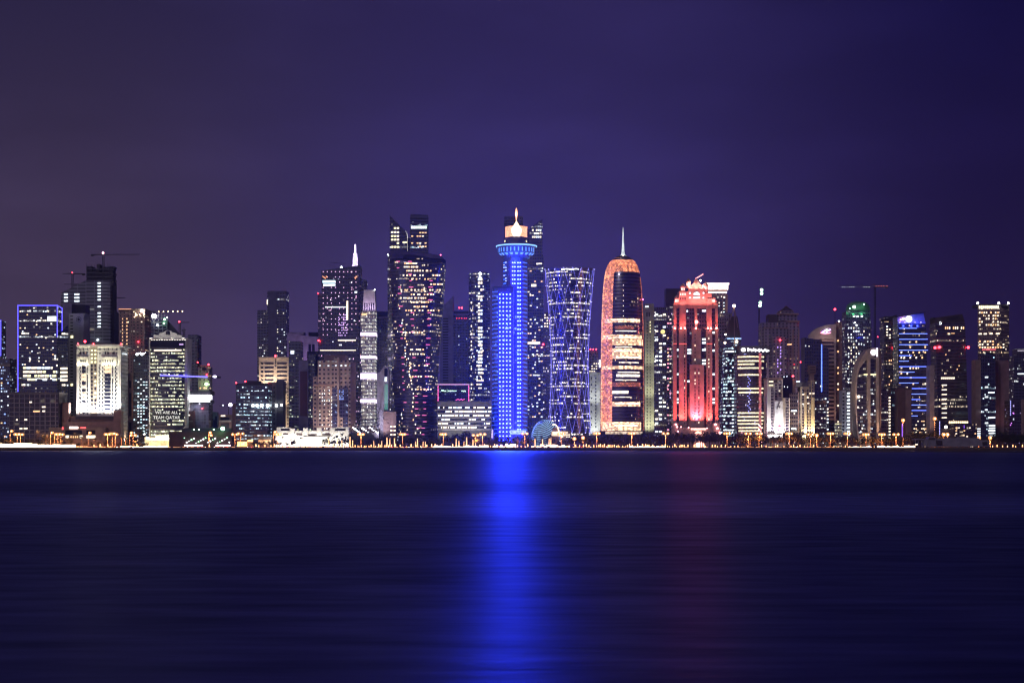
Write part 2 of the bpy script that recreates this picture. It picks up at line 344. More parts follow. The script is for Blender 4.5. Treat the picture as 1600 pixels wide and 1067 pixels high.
wins(30, 88, 16, 484, 572, 17, 2229.7, .12, [LN, LA, LW], .6, .35, 40); pane(LW, 74, 88, 494, 502, 2229.6, 'lit_sign')

# 3 grid block
root('office_block', 'low dark block with a square concrete grid, seven small lit windows', 'office block', 53, 2100)
f_ = fac('f_grid', (.13, .12, .13), (.012, .01, .02), 6.35, 5.5, .0, .0, NEUT, NEUT, (.1, .4), mu=.09, v=(.09, .92), rough=.7)
bx('facade', f_, 14, 91, 614, 2100, 40); bx('parapet', CONC, 13.6, 92.4, 612.6, 2099.4, 42, 614.6); bx('side_wall', CONCD, 91, 92.2, 614.6, 2099.6, 40)
for a, b, t in [(46, 49.8, 627), (65.5, 71, 634.5), (66, 70.5, 641), (52, 62, 641.3), (25, 27.5, 654.5), (38, 42.5, 654.3), (37, 43, 668), (30.5, 35, 668.2)]: pane(LN if a != 52 else LA, a, b, t, t+2.4, 2099.6)

# 4 emblem slab
root('office_tower', 'plain pale slab tower with a round emblem near its top and a column of slots', 'tower', 119, 2300)
bx('facade', fac('f_slots', (.3, .29, .38), (.05, .05, .1), 30, 3.7, .0, .0, mu=.485, v=(.3, .6)), 107.5, 130.5, 489.5, 2300, 34)
bx('glass_cap', DGLASS, 112, 133.5, 476, 2310, 24, 489.5); bx('rear_wing', pm('violet_grey_panel', (.22, .19, .3), .7), 97.5, 113, 474, 2330, 20)
for t in range(493, 660, 5): pane(DGLASS, 110, 114, t, t+2, 2299.8, 'slot_window')
m = MB(); n = 28
for rr_ in (2.7,):
    m.loft([[(wx(123, 2300)+r*math.cos(2*math.pi*i/n), 2299.6-(0 if r < 2.8 else 0), wz(499, 2300)+r*math.sin(2*math.pi*i/n)) for i in range(n)] for r in (3.0, 3.6)], cap=False)
em_ = m.build('emblem_ring', DGLASS, R)
m = MB(); c_ = (wx(123, 2300), wz(499, 2300)); m.face([(c_[0]-2.2, 2299.6, c_[1]), (c_[0], 2299.6, c_[1]-2.2), (c_[0]+2.2, 2299.6, c_[1]), (c_[0], 2299.6, c_[1]+2.2)]); m.build('emblem_diamond', DGLASS, R)
pane(LY, 110.3, 114.3, 524, 528.5, 2299.6); pane(LY, 110.3, 114, 599, 603, 2299.6)

# 5 tower under construction
root('unfinished_tower', 'unfinished concrete tower with ragged top and a column of work lights', 'tower', 152, 2450)
f_ = fac('f_unfin', (.22, .23, .25), (.07, .08, .1), 12, 4.9, .0, .0, mu=.03, v=(.22, .9), rough=.8)
bx('facade', f_, 134.5, 172.5, 438, 2450, 36); bx('side_core', CONCD, 171, 176, 440, 2456, 25)
for a, b, t in [(135, 143.5, 416), (143.5, 151, 424), (151, 155.5, 412.5), (155.5, 161, 426), (161, 171.5, 417)]: bx('concrete_core', CONCD, a, b, t, 2455, 22, 438)
for t in (420, 426, 432): bx('floor_slab', CONC, 134.5, 174, t, 2451, 30, t+.9)
for k in range(9): bx('safety_screen', CONCD, 171, 177.4-(k % 3)*.8, 416+k*3.4, 2449, 20, 418.6+k*3.4)
for k, x in enumerate([135.5, 139, 143, 148, 153, 158, 163, 168, 170.5]): tube('rebar_post', DKMET, [(x, 438, 2452), (x, 411+(k*37 % 6), 2452)], .3)
bx('left_wing', f_, 95, 134.4, 458, 2456, 28, None, topr=438)
pr('curved_wing', pm('blue_grey_panel', (.1, .11, .17), .5), [(172.6, 2462, 480), (180, 2466, 483), (186, 2472, 491), (189.3, 2482, 503), (189.3, 2500, 503), (172.6, 2500, 480)])
for t in (441.2, 446.3, 452, 457, 462, 467.3, 478, 488, 493.5, 499, 504.5, 509.4): pane(LW, 152.5, 157.5, t, t+2.2, 2449.6); pane(pm('lit_ceiling', (.4, .42, .42)), 158, 168, t+.3, t+1.6, 2449.7, 'floor_edge')
for t in (458.5, 463.8, 469): pane(LW, 100, 106, t, t+2.4, 2455.6); pane(LW, 116, 124, t+.2, t+2.6, 2455.6)
beacon(152.5, 531, 2448, 1.2, LWB)

# 6 white floodlit classical block
root('classical_tower', 'brilliant white floodlit classical tower with a flat cornice and arcaded top', 'tower', 155, 2120)
f_ = fac('f_white', (.7, .68, .62), (.1, .11, .12), 5.2, 5.0, .12, .0, YEL, COOL, (.3, 1.2), mu=.34, v=(.2, .72), rough=.8)
bx('facade', f_, 120.3, 188.3, 541, 2120, 40); bx('podium', PINKST, 97, 189, 659, 2106, 13.6); bx('podium_upper', PINKST, 104, 178, 650, 2112, 7.6, 659)
bx('podium_tower', PINKST, 177.6, 188.6, 641.5, 2105, 14.8); bx('podium_tower', PINKST, 97, 107, 629, 2107.5, 12)
bx('cornice', WHITE, 118.4, 192, 538, 2116, 48, 541.2); bx('frieze', WHITE, 120, 188.6, 547, 2119.3, 42, 548.3)
for a, b in [(119.6, 123.4), (185.6, 188.9)]: bx('corner_pier', WHITE, a, b, 546, 2118.9, 4, None)
bx('centre_bay', pm('tan_render', (.33, .28, .22), .7), 141.2, 151.5, 540.9, 2118.6, 3); bx('arcade_band', WHITE, 120.6, 138, 557.6, 2117.8, 3, 570); bx('arcade_band', WHITE, 158.5, 182, 557.6, 2117.8, 3, 570)
for x in (126, 128.4, 130.8, 133.2, 161, 164.6, 168.4, 172.2, 176): pane(DGLASS, x-.7, x+.7, 562.6, 565.8, 2117.7, 'arcade_window')
for a, b, ts in [(128, 134, range(572, 645, 6)), (163.6, 173, range(572, 645, 6))]:
    for t in ts: pane(DGLASS if RND.random() < .75 else LA, a, b, t, t+4.6-(max(0, t-600)*.07), 2119.8, 'bay_window')
for x in (143.5, 149):
    for t in range(546, 642, 6): pane(LY if t < 570 or RND.random() < .3 else DGLASS, x-1.4, x+1.4, t, t+3.2, 2118.4)
for x in (125.4, 136.3, 155, 160.4, 176, 180.4):
    for t in range(573, 640, 6): pane(DGLASS, x-.8, x+.8, t, t+3.3, 2119.8)
for x in (125.5, 131, 136, 164.8, 168.6, 178): pane(DGLASS, x-1, x+1, 549.6, 553.6, 2119.7)
bx('roof_terrace', CONC, 141, 174, 534.6, 2125, 26, 538)
for px_, py_ in ((121.8, 536.8), (146, 537), (189.4, 537)): beacon(px_, py_, 2115, .9)
beacon(132.8, 533.5, 2126, 1.6)
bx('dark_base', CONCD, 118, 177.4, 650.6, 2110, 2, 655)
for x in range(112, 180, 6): spot(x, 648.4, 2111, (x+(155-x)*.15, 600, 2120), (1, .97, .88), 32000, 130)
for x in (184, 188): spot(x, 640, 2108, (x-4, 600, 2120), (1, .97, .88), 32000, 130)
for x in (122, 134, 165, 178): spot(x, 572.5, 2114.6, (x, 556, 2120), (1, .95, .6), 9000, 130)
for x in (132, 154, 176): spot(x, 664, 2088, (x, 572, 2120), (1, .96, .75), 170000, 48)
bx('shop_front', STONE, 76, 165, 667.5, 2098, 6); bx('entrance_recess', DGLASS, 102, 128, 672, 2097.7, 1, 679); bx('entrance_recess', DGLASS, 135, 149, 672, 2097.7, 1, 679)
pane(em('sign_redwhite', (1, .75, .7), 5), 108.5, 122, 666.3, 669.6, 2097.4, 'lit_sign'); pane(em('sign_red', (1, .08, .08), 3), 126, 134, 667, 669.2, 2097.5, 'lit_sign'); pane(em('sign_red', (1, .08, .08), 3), 97, 99, 667, 671, 2097.5, 'lit_sign')
for a, b in ((102.5, 107.5), (124.5, 128.8), (135, 149)): pane(LN, a, b, 680, 684.5, 2097.5, 'shop_window')
for x in (111, 114.5, 118, 121): pane(LA, x-.8, x+.8, 681, 684, 2097.5, 'shop_window')

# 7 brown-orange tower
root('apartment_tower', 'orange brown stone tower with dotted window columns and bright roof lamps', 'tower', 206, 2260)
f_ = fac('f_brown', (.27, .15, .11), (.02, .015, .02), 5, 4.1, .2, .02, WARM, NEUT, (.4, 2), mu=.31, v=(.3, .72), rough=.8)
bx('facade', f_, 185.5, 226.5, 485, 2260, 36); bx('cornice', STONE, 184.6, 227, 482.4, 2258.5, 38, 485.2); bx('corner_bay', f_, 206.5, 226, 490, 2256.5, 4)
bx('lower_wing', PINKST, 190.6, 208, 585, 2185, 20); bx('wing_cornice', STONE, 190, 209, 583, 2184, 22, 585.4); bx('wing_band', STONE, 190.2, 208.4, 652, 2184.4, 3, 655)
for x in (194.8, 201.8):
    for t, u in ((595, 606), (614, 650), (660, 678)): pane(DGLASS, x, x+3.6, t, u, 2184.8, 'tall_window')
for x in (191.5, 198, 198.6): 
    for k in range(17): pane(LA, x-.5, x+.5, 497+k*5.6, 499.2+k*5.6, 2259.7)
for k in range(14): ball('roof_lamp', em('roof_lamp', (1, .8, .5), 5), 209+RND.uniform(0, 17), 484+RND.uniform(0, 12), 2255.6, RND.uniform(.5, 1.0))
beacon(222, 485.5, 2256, 2.0, em('big_white_lamp', (1, .98, .92), 20)); beacon(216, 534, 2255, 1)
spot(195, 690, 2140, (198, 600, 2185), (1, .6, .35), 60000, 60); spot(206, 690, 2200, (206, 540, 2260), (1, .42, .2), 600000, 70)
for a, b in ((185.5, 205),): bx('roof_light', em('roof_strip', (1, .4, .2), 1.2), a, b, 482.2, 2258.2, .4, 483.4)

# 8 dark narrow tower
root('office_tower', 'narrow dark tower with a bright white lamp on its roof, left of the lettered tower', 'tower', 220, 2180)
bx('facade', fac('f_narrow', (.03, .035, .05), (.012, .016, .03), 3, 4.2, .3, .0, CYAN, COOL, (.2, 1.6), vlo=60, vhi=100), 208.5, 231.5, 557, 2180, 26); bx('parapet', CONCD, 208, 231.7, 555.4, 2179.5, 27, 557.4)
for k in range(6): beacon(214+k*2.6, 553.6-(k % 3)*1.2, 2181, [1.6, 1, .6][k % 3], LWB)
wins(214, 231, 4, 590, 680, 20, 2179.8, .5, [LW, em('window_cyan', (.6, .9, 1), 1.6, uneven=.4)], .6, .35)

# 9 dark construction top
root('unfinished_tower', 'dark unfinished tower with scaffold and green white work lights on top', 'tower', 246, 2400)
f_ = fac('f_unf2', (.05, .06, .08), (.02, .025, .045), 6, 4.5, .03, .0, COOL, COOL, (.2, .8), rough=.7)
pr('facade', f_, [(227.5, 2400, 500), (262, 2400, 500), (262, 2430, 500), (227.5, 2430, 500)]); pr('sloped_wing', CONCD, [(262, 2404, 500), (283, 2404, 524), (283, 2430, 524), (262, 2430, 500)])
sc_ = MB()
for k in range(8):
    x = wx(229+k*4.6, 2400); sc_.box(x-.25, x+.25, 2400, 2400.5, wz(500, 2400), wz(490-(k % 3), 2400))
for t in (497, 493): sc_.box(wx(229, 2400), wx(262, 2400), 2400.1, 2400.4, wz(t, 2400)-.25, wz(t, 2400)+.25)
sc_.build('scaffold_frame', STEEL, R); beacon(240.5, 494, 2398, 3.2, em('big_white_lamp', (1, .98, .92), 20)); beacon(257, 499, 2398, 1.6, LGR); beacon(256, 505, 2398, 1.2, LGR); beacon(246, 508, 2398, 1.5, LWB); beacon(261, 496, 2398, .8, LWB)
spot(241, 493, 2396, (248, 505, 2402), (.7, 1, .8), 9000, 120)

# 10 lettered office
root('office_tower', 'green gold glass office tower in a white frame with a lettered banner', 'tower', 262, 2140)
f_ = fac('f_letter', (.05, .055, .045), (.02, .025, .02), 2.2, 4.45, .88, .4, (1, .93, .55), (.85, .95, .7), (1.0, 2.6), mu=.05, v=(.35, .86), grp=3, bandp=.5)
m = MB(); ar = [(wx(234+ (289-234)*k/8, 2140), 2141-4*math.sin(math.pi*k/8)) for k in range(9)]
m.prism([(x, y, wz(533.5, 2140)) for x, y in ar]+[(ar[-1][0], 2170, wz(533.5, 2140)), (ar[0][0], 2170, wz(533.5, 2140))], G); m.build('facade', f_, R)
bx('frame_post', WHITE, 232.6, 234.6, 529.5, 2138, 34); bx('frame_post', WHITE, 288.6, 292.6, 529.5, 2140, 30); bx('frame_head', WHITE, 232.8, 292.4, 528, 2134.8, 37, 530.2)
bx('dark_fascia', DGLASS, 234.8, 288.5, 531, 2135.6, 3, 542); bx('roof_storey', WHITE, 240, 284, 523.5, 2146, 18, 528.1)
m = MB(); cx_, rr_ = wx(262.5, 2146), 12.5*2146/F
pts = [(-1.15, 0), (-1.15, .28), (-.9, .42), (-.55, .5), (-.4, .78), (0, .92), (.4, .78), (.55, .5), (.9, .42), (1.15, .28), (1.15, 0)]
outline('roof_ornament', WHITE, [(262.5+12*a, 523.6-8.6*b) for a, b in pts], 2146.5, 3); lathe('ornament_rosette', DKMET, 262.5, 2146.2, [(523, 3.2), (518, 3.0), (517, .5)], 12)
pane(em('fascia_sign', (.55, .35, .7), 1.2), 280, 286.5, 536.8, 539.2, 2135.3, 'lit_sign')
for x in range(236, 290, 4): pane(em('frame_lamp', (1, .9, .75), 1.6), x, x+2.4, 530.5, 531.6, 2134.6, 'frame_lamp')
for a, b in ((240.5, 283.5),): pane(LN, a, b, 546, 548.4, 2135.8, 'lit_floor')
LET = em('lit_lettering', (.95, .95, .85), 1.1)
lettering('WE ARE ALL', LET, 260.5, 646.5, 2135.4, 5.2); lettering('TEAM QATAR', LET, 260.5, 654.4, 2135.4, 5.4)
bx('banner', pm('banner_dark', (.03, .03, .025), .8), 241, 280, 641, 2135.9, .4, 655.6)
for x in (236, 252, 270, 286): spot(x, 527.5, 2133, (x, 519, 2147), (1, .95, .85), 2500, 120)
spot(230.5, 690, 2120, (233, 610, 2139), (1, .95, .85), 120000, 50); spot(293, 690, 2128, (290.6, 600, 2140), (.9, .8, .8), 12000, 40)
bx('entrance_canopy', em('canopy_glow', (1, .85, .4), 3.5, True, .5), 243, 262, 680, 2128, 6, 688); bx('entrance_hall', em('hall_glow', (1, .72, .3), 1.3, True, .6), 226, 264, 683, 2130, 8)
for k in range(10): ball('entrance_lamp', WHITEB, 226+k*4+RND.uniform(-1, 1), 682+RND.uniform(-4, 6), 2127, RND.uniform(.5, 1.1))

# 11
root('unfinished_tower', 'narrow grey unfinished tower with side hoist, right of the lettered tower', 'tower', 300, 2320)
bx('facade', fac('f_unf3', (.09, .1, .13), (.04, .045, .07), 5, 4.3, .02, .0, mu=.1, rough=.8), 293, 308.5, 523, 2320, 30); bx('hoist_mast', CONCD, 308.6, 310.6, 530, 2324, 4)
for t in (527, 540, 552): bx('hoist_landing', CONCD, 310.6, 313, t, 2324, 4, t+1.6)
for k in range(10): pane(LW, 296.4, 297.6, 536+k*4, 537.6+k*4, 2319.7)

# 12 beige tower with green lamp
root('apartment_tower', 'small beige tower with red beacons and a green lamp above the white light bar', 'tower', 319, 2280)
bx('facade', fac('f_beig', (.3, .24, .2), (.03, .02, .03), 5.5, 5.5, .3, .0, WARM, NEUT, (.4, 2), mu=.3, rough=.8), 309.5, 327, 573, 2280, 24); bx('attic', STONE, 312, 325, 570.5, 2283, 18, 573)
bx('attic_opening', DGLASS, 316, 322.5, 574.5, 2279.7, .4, 578.5); beacon(309, 566, 2279, 1); beacon(326, 569.5, 2279, 1.3); beacon(323, 585.5, 2278, .9); beacon(322.5, 600, 2277, 2.4, em('green_lamp', (.6, 1, .5), 6)); spot(322.5, 600, 2272, (320, 600, 2280), (.6, 1, .5), 4000, 140)
for a in (312, 318, 321): pane(LA, a, a+2, 605, 607.6, 2279.7)

# 13 site building with long white light bar
root('unfinished_block', 'unfinished screened block topped by a long dazzling white light bar', 'building site', 307, 2160)
f_ = fac('f_mesh', (.15, .14, .18), (.09, .09, .12), 4, 4.2, .0, .0, mu=.04, v=(.06, .94), rough=.9)
bx('facade', f_, 289, 326, 629, 2160, 30); bx('roof_deck', CONCD, 285, 328.5, 610.5, 2159, 32, 616.5); bx('light_bar', em('light_bar', (.93, .96, 1), 9, True), 283.5, 331, 617, 2157.6, 1.2, 624.5); bx('light_bar', em('light_bar2', (.93, .96, 1), 4), 287, 328, 626.4, 2157.6, 1.2, 628)
bx('floor_edge', CONCD, 286, 328, 624.6, 2158.4, 33, 629); bx('red_annexe', pm('red_site_cladding', (.16, .06, .06), .8), 286, 303, 642, 2150, 9); bx('annexe_ledge', STONE, 288, 301, 657, 2149.6, 1, 659); pane(LN, 288, 297, 647.6, 649.6, 2149.6, 'lit_sign')
spot(307, 630, 2150, (307, 665, 2160), (.8, .8, 1), 9000, 150); beacon(316, 638, 2158, .8)
# 14-16 small ones in the gap
root('plain_block', 'small pale rendered block with a dark blue stepped side', 'building', 333, 2200)
bx('facade', pm('pale_blue_render', (.42, .45, .52), .7), 326.4, 339, 643.5, 2200, 14); outline('blue_side', pm('deep_blue_panel', (.03, .07, .2), .5), [(333, 668), (333, 656), (336, 656), (336, 650), (339, 650), (339, 668)], 2199.6, .3)
for t in (653, 659): bx('window_strip', DGLASS, 327.5, 331, t, 2199.7, .3, t+3)
root('plain_block', 'small grey block with two lit ledges beside the pale stepped block', 'building', 351, 2240)
bx('facade', PINKST, 341, 362, 648, 2240, 18); bx('ledge', WHITE, 341.6, 361, 656.5, 2239, 2, 659); bx('recess', DGLASS, 344, 358.5, 652, 2239.7, 1, 656); pane(LN, 345, 352, 648.4, 650.6, 2239.6, 'lit_sign')
bx('lower_recess', CONCD, 345, 358, 661, 2239.6, 1, 670); spot(352, 680, 2225, (352, 660, 2240), (1, .85, .8), 9000, 100)
root('site_hoarding', 'long reddish site hoarding with green lamps and white work lights', 'hoarding', 322, 2118)
bx('panel_wall', pm('hoarding_red', (.11, .055, .05), .8), 264, 362, 674, 2118, 1.2); bx('site_cabin', CONCD, 284, 362, 668.5, 2128, 6, 674.2)
for k in range(20): ball('work_lamp', LGR if k % 3 == 0 else LWB, 288+k*3.7, 684+(k*7 % 9), 2117, .45+.5*(k*13 % 5)/5)
for a in (303, 311, 334): ball('work_lamp', LGR, a, 671, 2116.5, .9)
ball('work_lamp', LGR, 348, 669.5, 2116, 2.6); spot(346, 672, 2106, (330, 672, 2118), (.2, 1, .35), 7000, 150)
for a, b in ((288, 317), (337, 360)): pane(em('site_strip', (1, .8, .85), 3, True, .6), a, b, 694.8, 697, 2116.6, 'strip_light')
root('crane', 'nearly level crane jib strung with bright blue light, before the lettered tower', 'crane', 330, 2152)
tube('jib', DKMET, [(250, 587, 2122), (345, 590.5, 2152)], .5, 4); tube('jib_light', em('jib_blue', (.08, .07, 1), 6), [(250.5, 586, 2121.6), (324, 589, 2145)], .8, 6); ball('cab_lamp', em('jib_white', (.75, .7, 1), 14), 335.5, 588.3, 2149, 2.3, None, .6); tube('mast', DKMET, [(330, 699, 2150), (330, 588, 2150)], .7, 4); tube('counter_jib', DKMET, [(330, 588.5, 2150), (345, 589, 2152)], 1, 4)
root('crane', 'short distant crane arm with a white star-like lamp over the small blocks', 'crane', 350, 2300)
tube('mast', DKMET, [(357, 699, 2300), (357, 632, 2300)], .6, 4); tube('jib', DKMET, [(343, 634, 2300), (366, 632, 2300)], .5, 4); ball('cab_lamp', em('jib_white', (.75, .7, 1), 14), 360, 632.5, 2298, 2.4); ball('jib_lamp', LWB, 348.5, 633, 2299, 1.0, None, .5)
root('unfinished_block', 'thin reddish concrete frame beside the dark block with white roof lamps', 'building site', 365, 2150)
bx('frame_panel', pm('red_concrete', (.2, .1, .1), .9), 363, 368, 630, 2150, 8)

# 17 dark teal block
root('office_block', 'dark teal glass block with lit floors and a line of white lamps', 'office block', 394, 2130)
f_ = fac('f_teal', (.03, .035, .05), (.012, .02, .04), 2.6, 4.3, .5, .15, CYAN, COOL, (.3, 2.2), mu=.08, v=(.35, .8), grp=3)
bx('facade', f_, 368.5, 419, 601, 2130, 32); bx('roof_band', DKMET, 368, 419.4, 599, 2129.4, 33, 601.4); roofbox(383, 406, 595, 2140, 14, 599)
for x in (369, 383.5): beacon(x, 598 if x < 380 else 596, 2129, 1)
for x in (395, 401.5, 408.5, 418): beacon(x, 633.5, 2127.4, 1.8, em('floor_lamp', (.9, 1, .97), 12))
# 18 grey block with window columns
root('office_block', 'plain grey block with two thin window columns beside the dark teal block', 'office block', 424, 2170)
bx('facade', CONC, 419.2, 432, 597, 2170, 26); bx('dark_side', CONCD, 432, 442.5, 594.5, 2172, 24); 
for t in range(604, 690, 7):
    for x in (423, 427.4): pane(DGLASS, x, x+1.8, t, t+3.4, 2169.8)
beacon(419.6, 600, 2168, .9); beacon(432, 633.5, 2167.6, 1.7, em('floor_lamp', (.9, 1, .97), 12)); beacon(440, 632.5, 2167.6, 1.4, em('floor_lamp', (.9, 1, .97), 12))
# 19 cream block with slots
root('hotel_block', 'cream floodlit block with wide dark window slots and a red beacon', 'hotel', 428, 2220)
f_ = pm('cream_render', (.6, .5, .4), .7)
bx('facade', f_, 404.5, 451.5, 560, 2220, 30); bx('parapet', f_, 404, 452, 558, 2219, 32, 560.4)
for k in range(8):
    t = 567+k*6.4
    for a, b in ((413.5, 427.5), (433, 448)): pane(DGLASS, a, b, t, t+2.2, 2219.7, 'slot_window')
    pane(DGLASS, 408, 411.5, t, t+2.4, 2219.7, 'slot_window')
for k in range(18): pane(DGLASS, 443, 445.4, 606+k*5, 608.6+k*5, 2219.7); pane(DGLASS, 449, 450.5, 606+k*5, 608.6+k*5, 2219.7)
for t in (560, 563.5, 567, 571): pane(DGLASS, 429.8, 431.4, t, t+2, 2219.7)
beacon(430.3, 556, 2219, 1.3)
for x in (411, 424, 437): spot(x, 604, 2208, (x, 575, 2220), (1, .78, .58), 22000, 120)
for y in (690, 650): spot(447, y, 2205, (447, 640 if y > 680 else 590, 2220), (1, .78, .55), 60000, 70)
# 20 dark twin slab
root('office_tower', 'tall dark purple tower with a lower stepped left half', 'tower', 424, 2420)
f_ = fac('f_dkpurple', (.03, .03, .055), (.015, .016, .04), 3, 4, .12, .03, NEUT, COOL, (.3, 1.6), grp=2)
bx('facade', f_, 417.2, 447, 456, 2420, 34); bx('step', pm('violet_panel', (.09, .085, .15), .6), 419, 432.5, 457.5, 2418.4, 2); bx('low_half', f_, 402, 417, 484.5, 2426, 30); bx('roof_rail', DKMET, 418, 447.4, 454.8, 2420, 30, 456)
pane(LN, 416.8, 418.4, 468, 476, 2418, 'lit_sign'); wins(418, 446, 8, 470, 555, 20, 2419.7, .1, [LN, LW], .5, .3, 30)
# 21 green glass with purple rear
root('office_tower', 'purple lit slab wall with two openings behind the green glass tower', 'tower', 475, 2400)
f_ = pm('lilac_wall', (.34, .27, .44), .7)
pr('facade', f_, [(449, 2400, 520.5), (499, 2400, 527), (499, 2425, 527), (449, 2425, 520.5)]); bx('roof_block', f_, 452, 475, 519, 2402, 20, 523); bx('roof_block', DGLASS, 482, 499, 519, 2404, 18, 526); 
for a in (467, 482, 487.6): bx('opening', DGLASS, a, a+4, 538, 2399.7, .4, 549)
pane(LN, 468, 470, 539, 549, 2399.5); spot(475, 600, 2370, (475, 530, 2400), (.75, .5, 1), 60000, 80)
root('office_tower', 'green glass tower with olive lit floors between the cream block and the stepped beige block', 'tower', 470, 2200)
f_ = fac('f_green', (.03, .04, .04), (.012, .02, .025), 2.5, 4.2, .35, .12, YEL, (.8, .9, .7), (.2, 1.6), grp=4, v=(.3, .8), vlo=50, vhi=110)
bx('facade', f_, 451, 470, 533, 2200, 26); bx('facade_wing', f_, 481.5, 492, 553, 2203, 22); bx('centre_fin', pm('mauve_panel', (.2, .18, .28), .6), 466.5, 481.5, 563, 2198.6, 16); bx('red_panel', pm('maroon_panel', (.08, .02, .04), .6), 469, 480, 580, 2198.2, .6, 650); bx('upper_wing', DGLASS, 480, 498, 549, 2215, 14)
pane(LW, 454, 459.6, 547.6, 553, 2199.6)
# 22 stepped beige block
root('hotel_block', 'stepped beige hotel block with pointed windows and a blue lit recess', 'hotel', 518, 2150)
f_ = fac('f_beige2', (.28, .2, .18), (.02, .02, .035), 5.4, 5.3, .2, .03, COOL, NEUT, (.3, 1.6), mu=.27, v=(.28, .7), rough=.8)
bx('facade', f_, 496.5, 547.5, 563, 2150, 34); bx('facade_wing', f_, 489, 496.5, 588, 2153, 30); bx('centre_bay', f_, 521.5, 530, 558, 2147.6, 3); bx('roof_storey', PINKST, 506, 540, 554.5, 2156, 24, 563.2); bx('string_course', PINKST, 489, 522, 601, 2149, 2, 604)
for a, b, t, u in ((519, 527, 606, 690), (536, 543.5, 606, 690), (529, 537, 608, 622), (530.6, 535.4, 622, 652)): bx('glass_recess', fac('f_recess', (.015, .015, .05), (.01, .012, .06), 2.2, 4.4, .2, .05, (.35, .5, 1), COOL, (.3, 2)), a, b, t, 2147.4, 2.4, u)
wins(530, 537, 4, 606, 625, 7, 2147.2, .6, [em('window_blue', (.25, .4, 1), 2)], .5, .5); wins(498, 520, 6, 607, 672, 12, 2149.6, .45, [LN, LW], .35, .35, 50)
pr('side_wing', PINKST, [(547.6, 2152, 566), (556, 2160, 566), (556, 2180, 566), (547.6, 2180, 566)]); [spot(x_, 680, 2125, (x_+2, 630, 2150), (1, .75, .62), 30000, 110) for x_ in (498, 518, 538)]; spot(515, 640, 2110, (515, 590, 2150), (1, .75, .65), 60000, 70)
# 23 dotted tower with spire
root('twin_tower', 'dark leaning tower dotted with pink lights, a lit white spire on top', 'tower', 534, 2260)
f_ = fac('f_dots', (.02, .015, .035), (.01, .01, .03), 2.4, 4.6, .25, .06, (1, .5, .8), COOL, (.5, 2.6), mu=.2, v=(.3, .75), grp=2, vlo=60, vhi=150)
def lean(name, mat, top, bot, Y, dep, tr=None):   # (left, right, row) at top and bottom
    m = MB(); (a, b, t), (c, d, u) = top, bot; tr = t if tr is None else tr
    lo = [(wx(c, Y), Y), (wx(d, Y), Y), (wx(d, Y), Y+dep), (wx(c, Y), Y+dep)]; hi = [(wx(a, Y), Y), (wx(b, Y), Y), (wx(b, Y), Y+dep), (wx(a, Y), Y+dep)]
    z0, zs = (G if u is None else wz(u, Y)), (wz(t, Y), wz(tr, Y), wz(tr, Y), wz(t, Y)); us = [0]
    for i in range(4): us.append(us[-1]+math.dist(lo[i], lo[(i+1) % 4]))
    m.loft([[(x, y, z0) for x, y in lo], [(x, y, z) for (x, y), z in zip(hi, zs)]], upos=us); return m.build(name, mat, R)
lean('facade', f_, (502, 562.5, 423), (506, 556, None), 2260, 34, 414.5); lean('left_wing', f_, (496.5, 506, 459), (498.5, 508, None), 2264, 28); lean('right_wing', f_, (556, 571.5, 435), (552, 560, None), 2263, 28, 437)
DOT = em('pink_dot', (1, .55, .85), 2.2); dm = None
for j in range(13):
    for i in range(9):
        if RND.random() < .85 and j*9+i < 110:
            pane(DOT, 505+i*6.4-.5, 505+i*6.4+.5, 424+j*8.2, 425.2+j*8.2, 2259.6, 'facade_light')
wins(528, 543, 6, 490, 526, 9, 2259.6, .7, [em('lilac_window', (.75, .45, 1), 2)], .7, .25, 50)
for a, b, t, u, M_ in ((504, 524, 438, 442, em('window_cyan', (.6, .9, 1), 1.6, uneven=.4)), (505, 524, 443.6, 447, LW), (508, 540, 479, 480.6, LW), (541, 544, 470, 500, LN), (528, 556, 530.5, 532.6, LN), (500, 556, 546.5, 548, LN), (554, 558, 455, 458, LW)): pane(M_, a, b, t, u, 2259.5, 'lit_floor')
for k in range(10): pane(em('orange_window', (1, .4, .15), 1.6), 504+k*1.3 if k < 6 else 548+k, 505+k*1.3 if k < 6 else 549+k, 431+(k*5 % 4), 433+(k*5 % 4), 2259.5)
lathe('spire', em('spire_lilac', (.75, .6, 1), 2.2, False, .5), 555, 2276, [(416, 5), (414.6, 4.2), (399, 3.2), (396, 2.8), (395.6, 1.7), (383, 1.2), (381.6, .3)], 12); beacon(533.4, 417.6, 2262, 1.4, LWB); beacon(497, 458, 2262, .8)
m_ = tube('roof_crane_arm', DKMET, [(516, 410, 2270), (540, 412, 2270)], .3, 4); beacon(498, 532, 2256, 1.2)
# 24 white tiered tower
root('office_tower', 'slender white tiered tower with violet lit bands and white fins', 'tower', 575, 2180)
f_ = fac('f_tier', (.55, .53, .55), (.12, .12, .13), 2.4, 4.4, 1.0, .4, (.95, 1, .9), NEUT, (.9, 1.5), mu=.2, v=(.18, .85), grp=5, bandp=.9)
for t, u, a, b in ((628, 665, 564.5, 586), (588, 628, 564.3, 586.4), (558.5, 588, 564, 586.6), (524, 558.5, 563.6, 586.9), (487, 524, 563.4, 587)): bx('tier', f_, a, b, t, 2180, 20, u)
lean('crown', WHITE, (568.6, 585.6, 453), (566.4, 587, 486.6), 2182, 16)
LIL = em('lilac_wash', (.85, .68, 1), 2.0, uneven=.25, scale=.6)
for t, u in ((519.5, 524.5), (583, 592), (556, 560), (623.6, 629)): bx('lit_band', LIL, 563, 587.2, t, 2179, 22, u)
for k in range(5): pane(DGLASS, 569.4+k*3.4, 570.8+k*3.4, 474, 485, 2181.6, 'crown_slot')
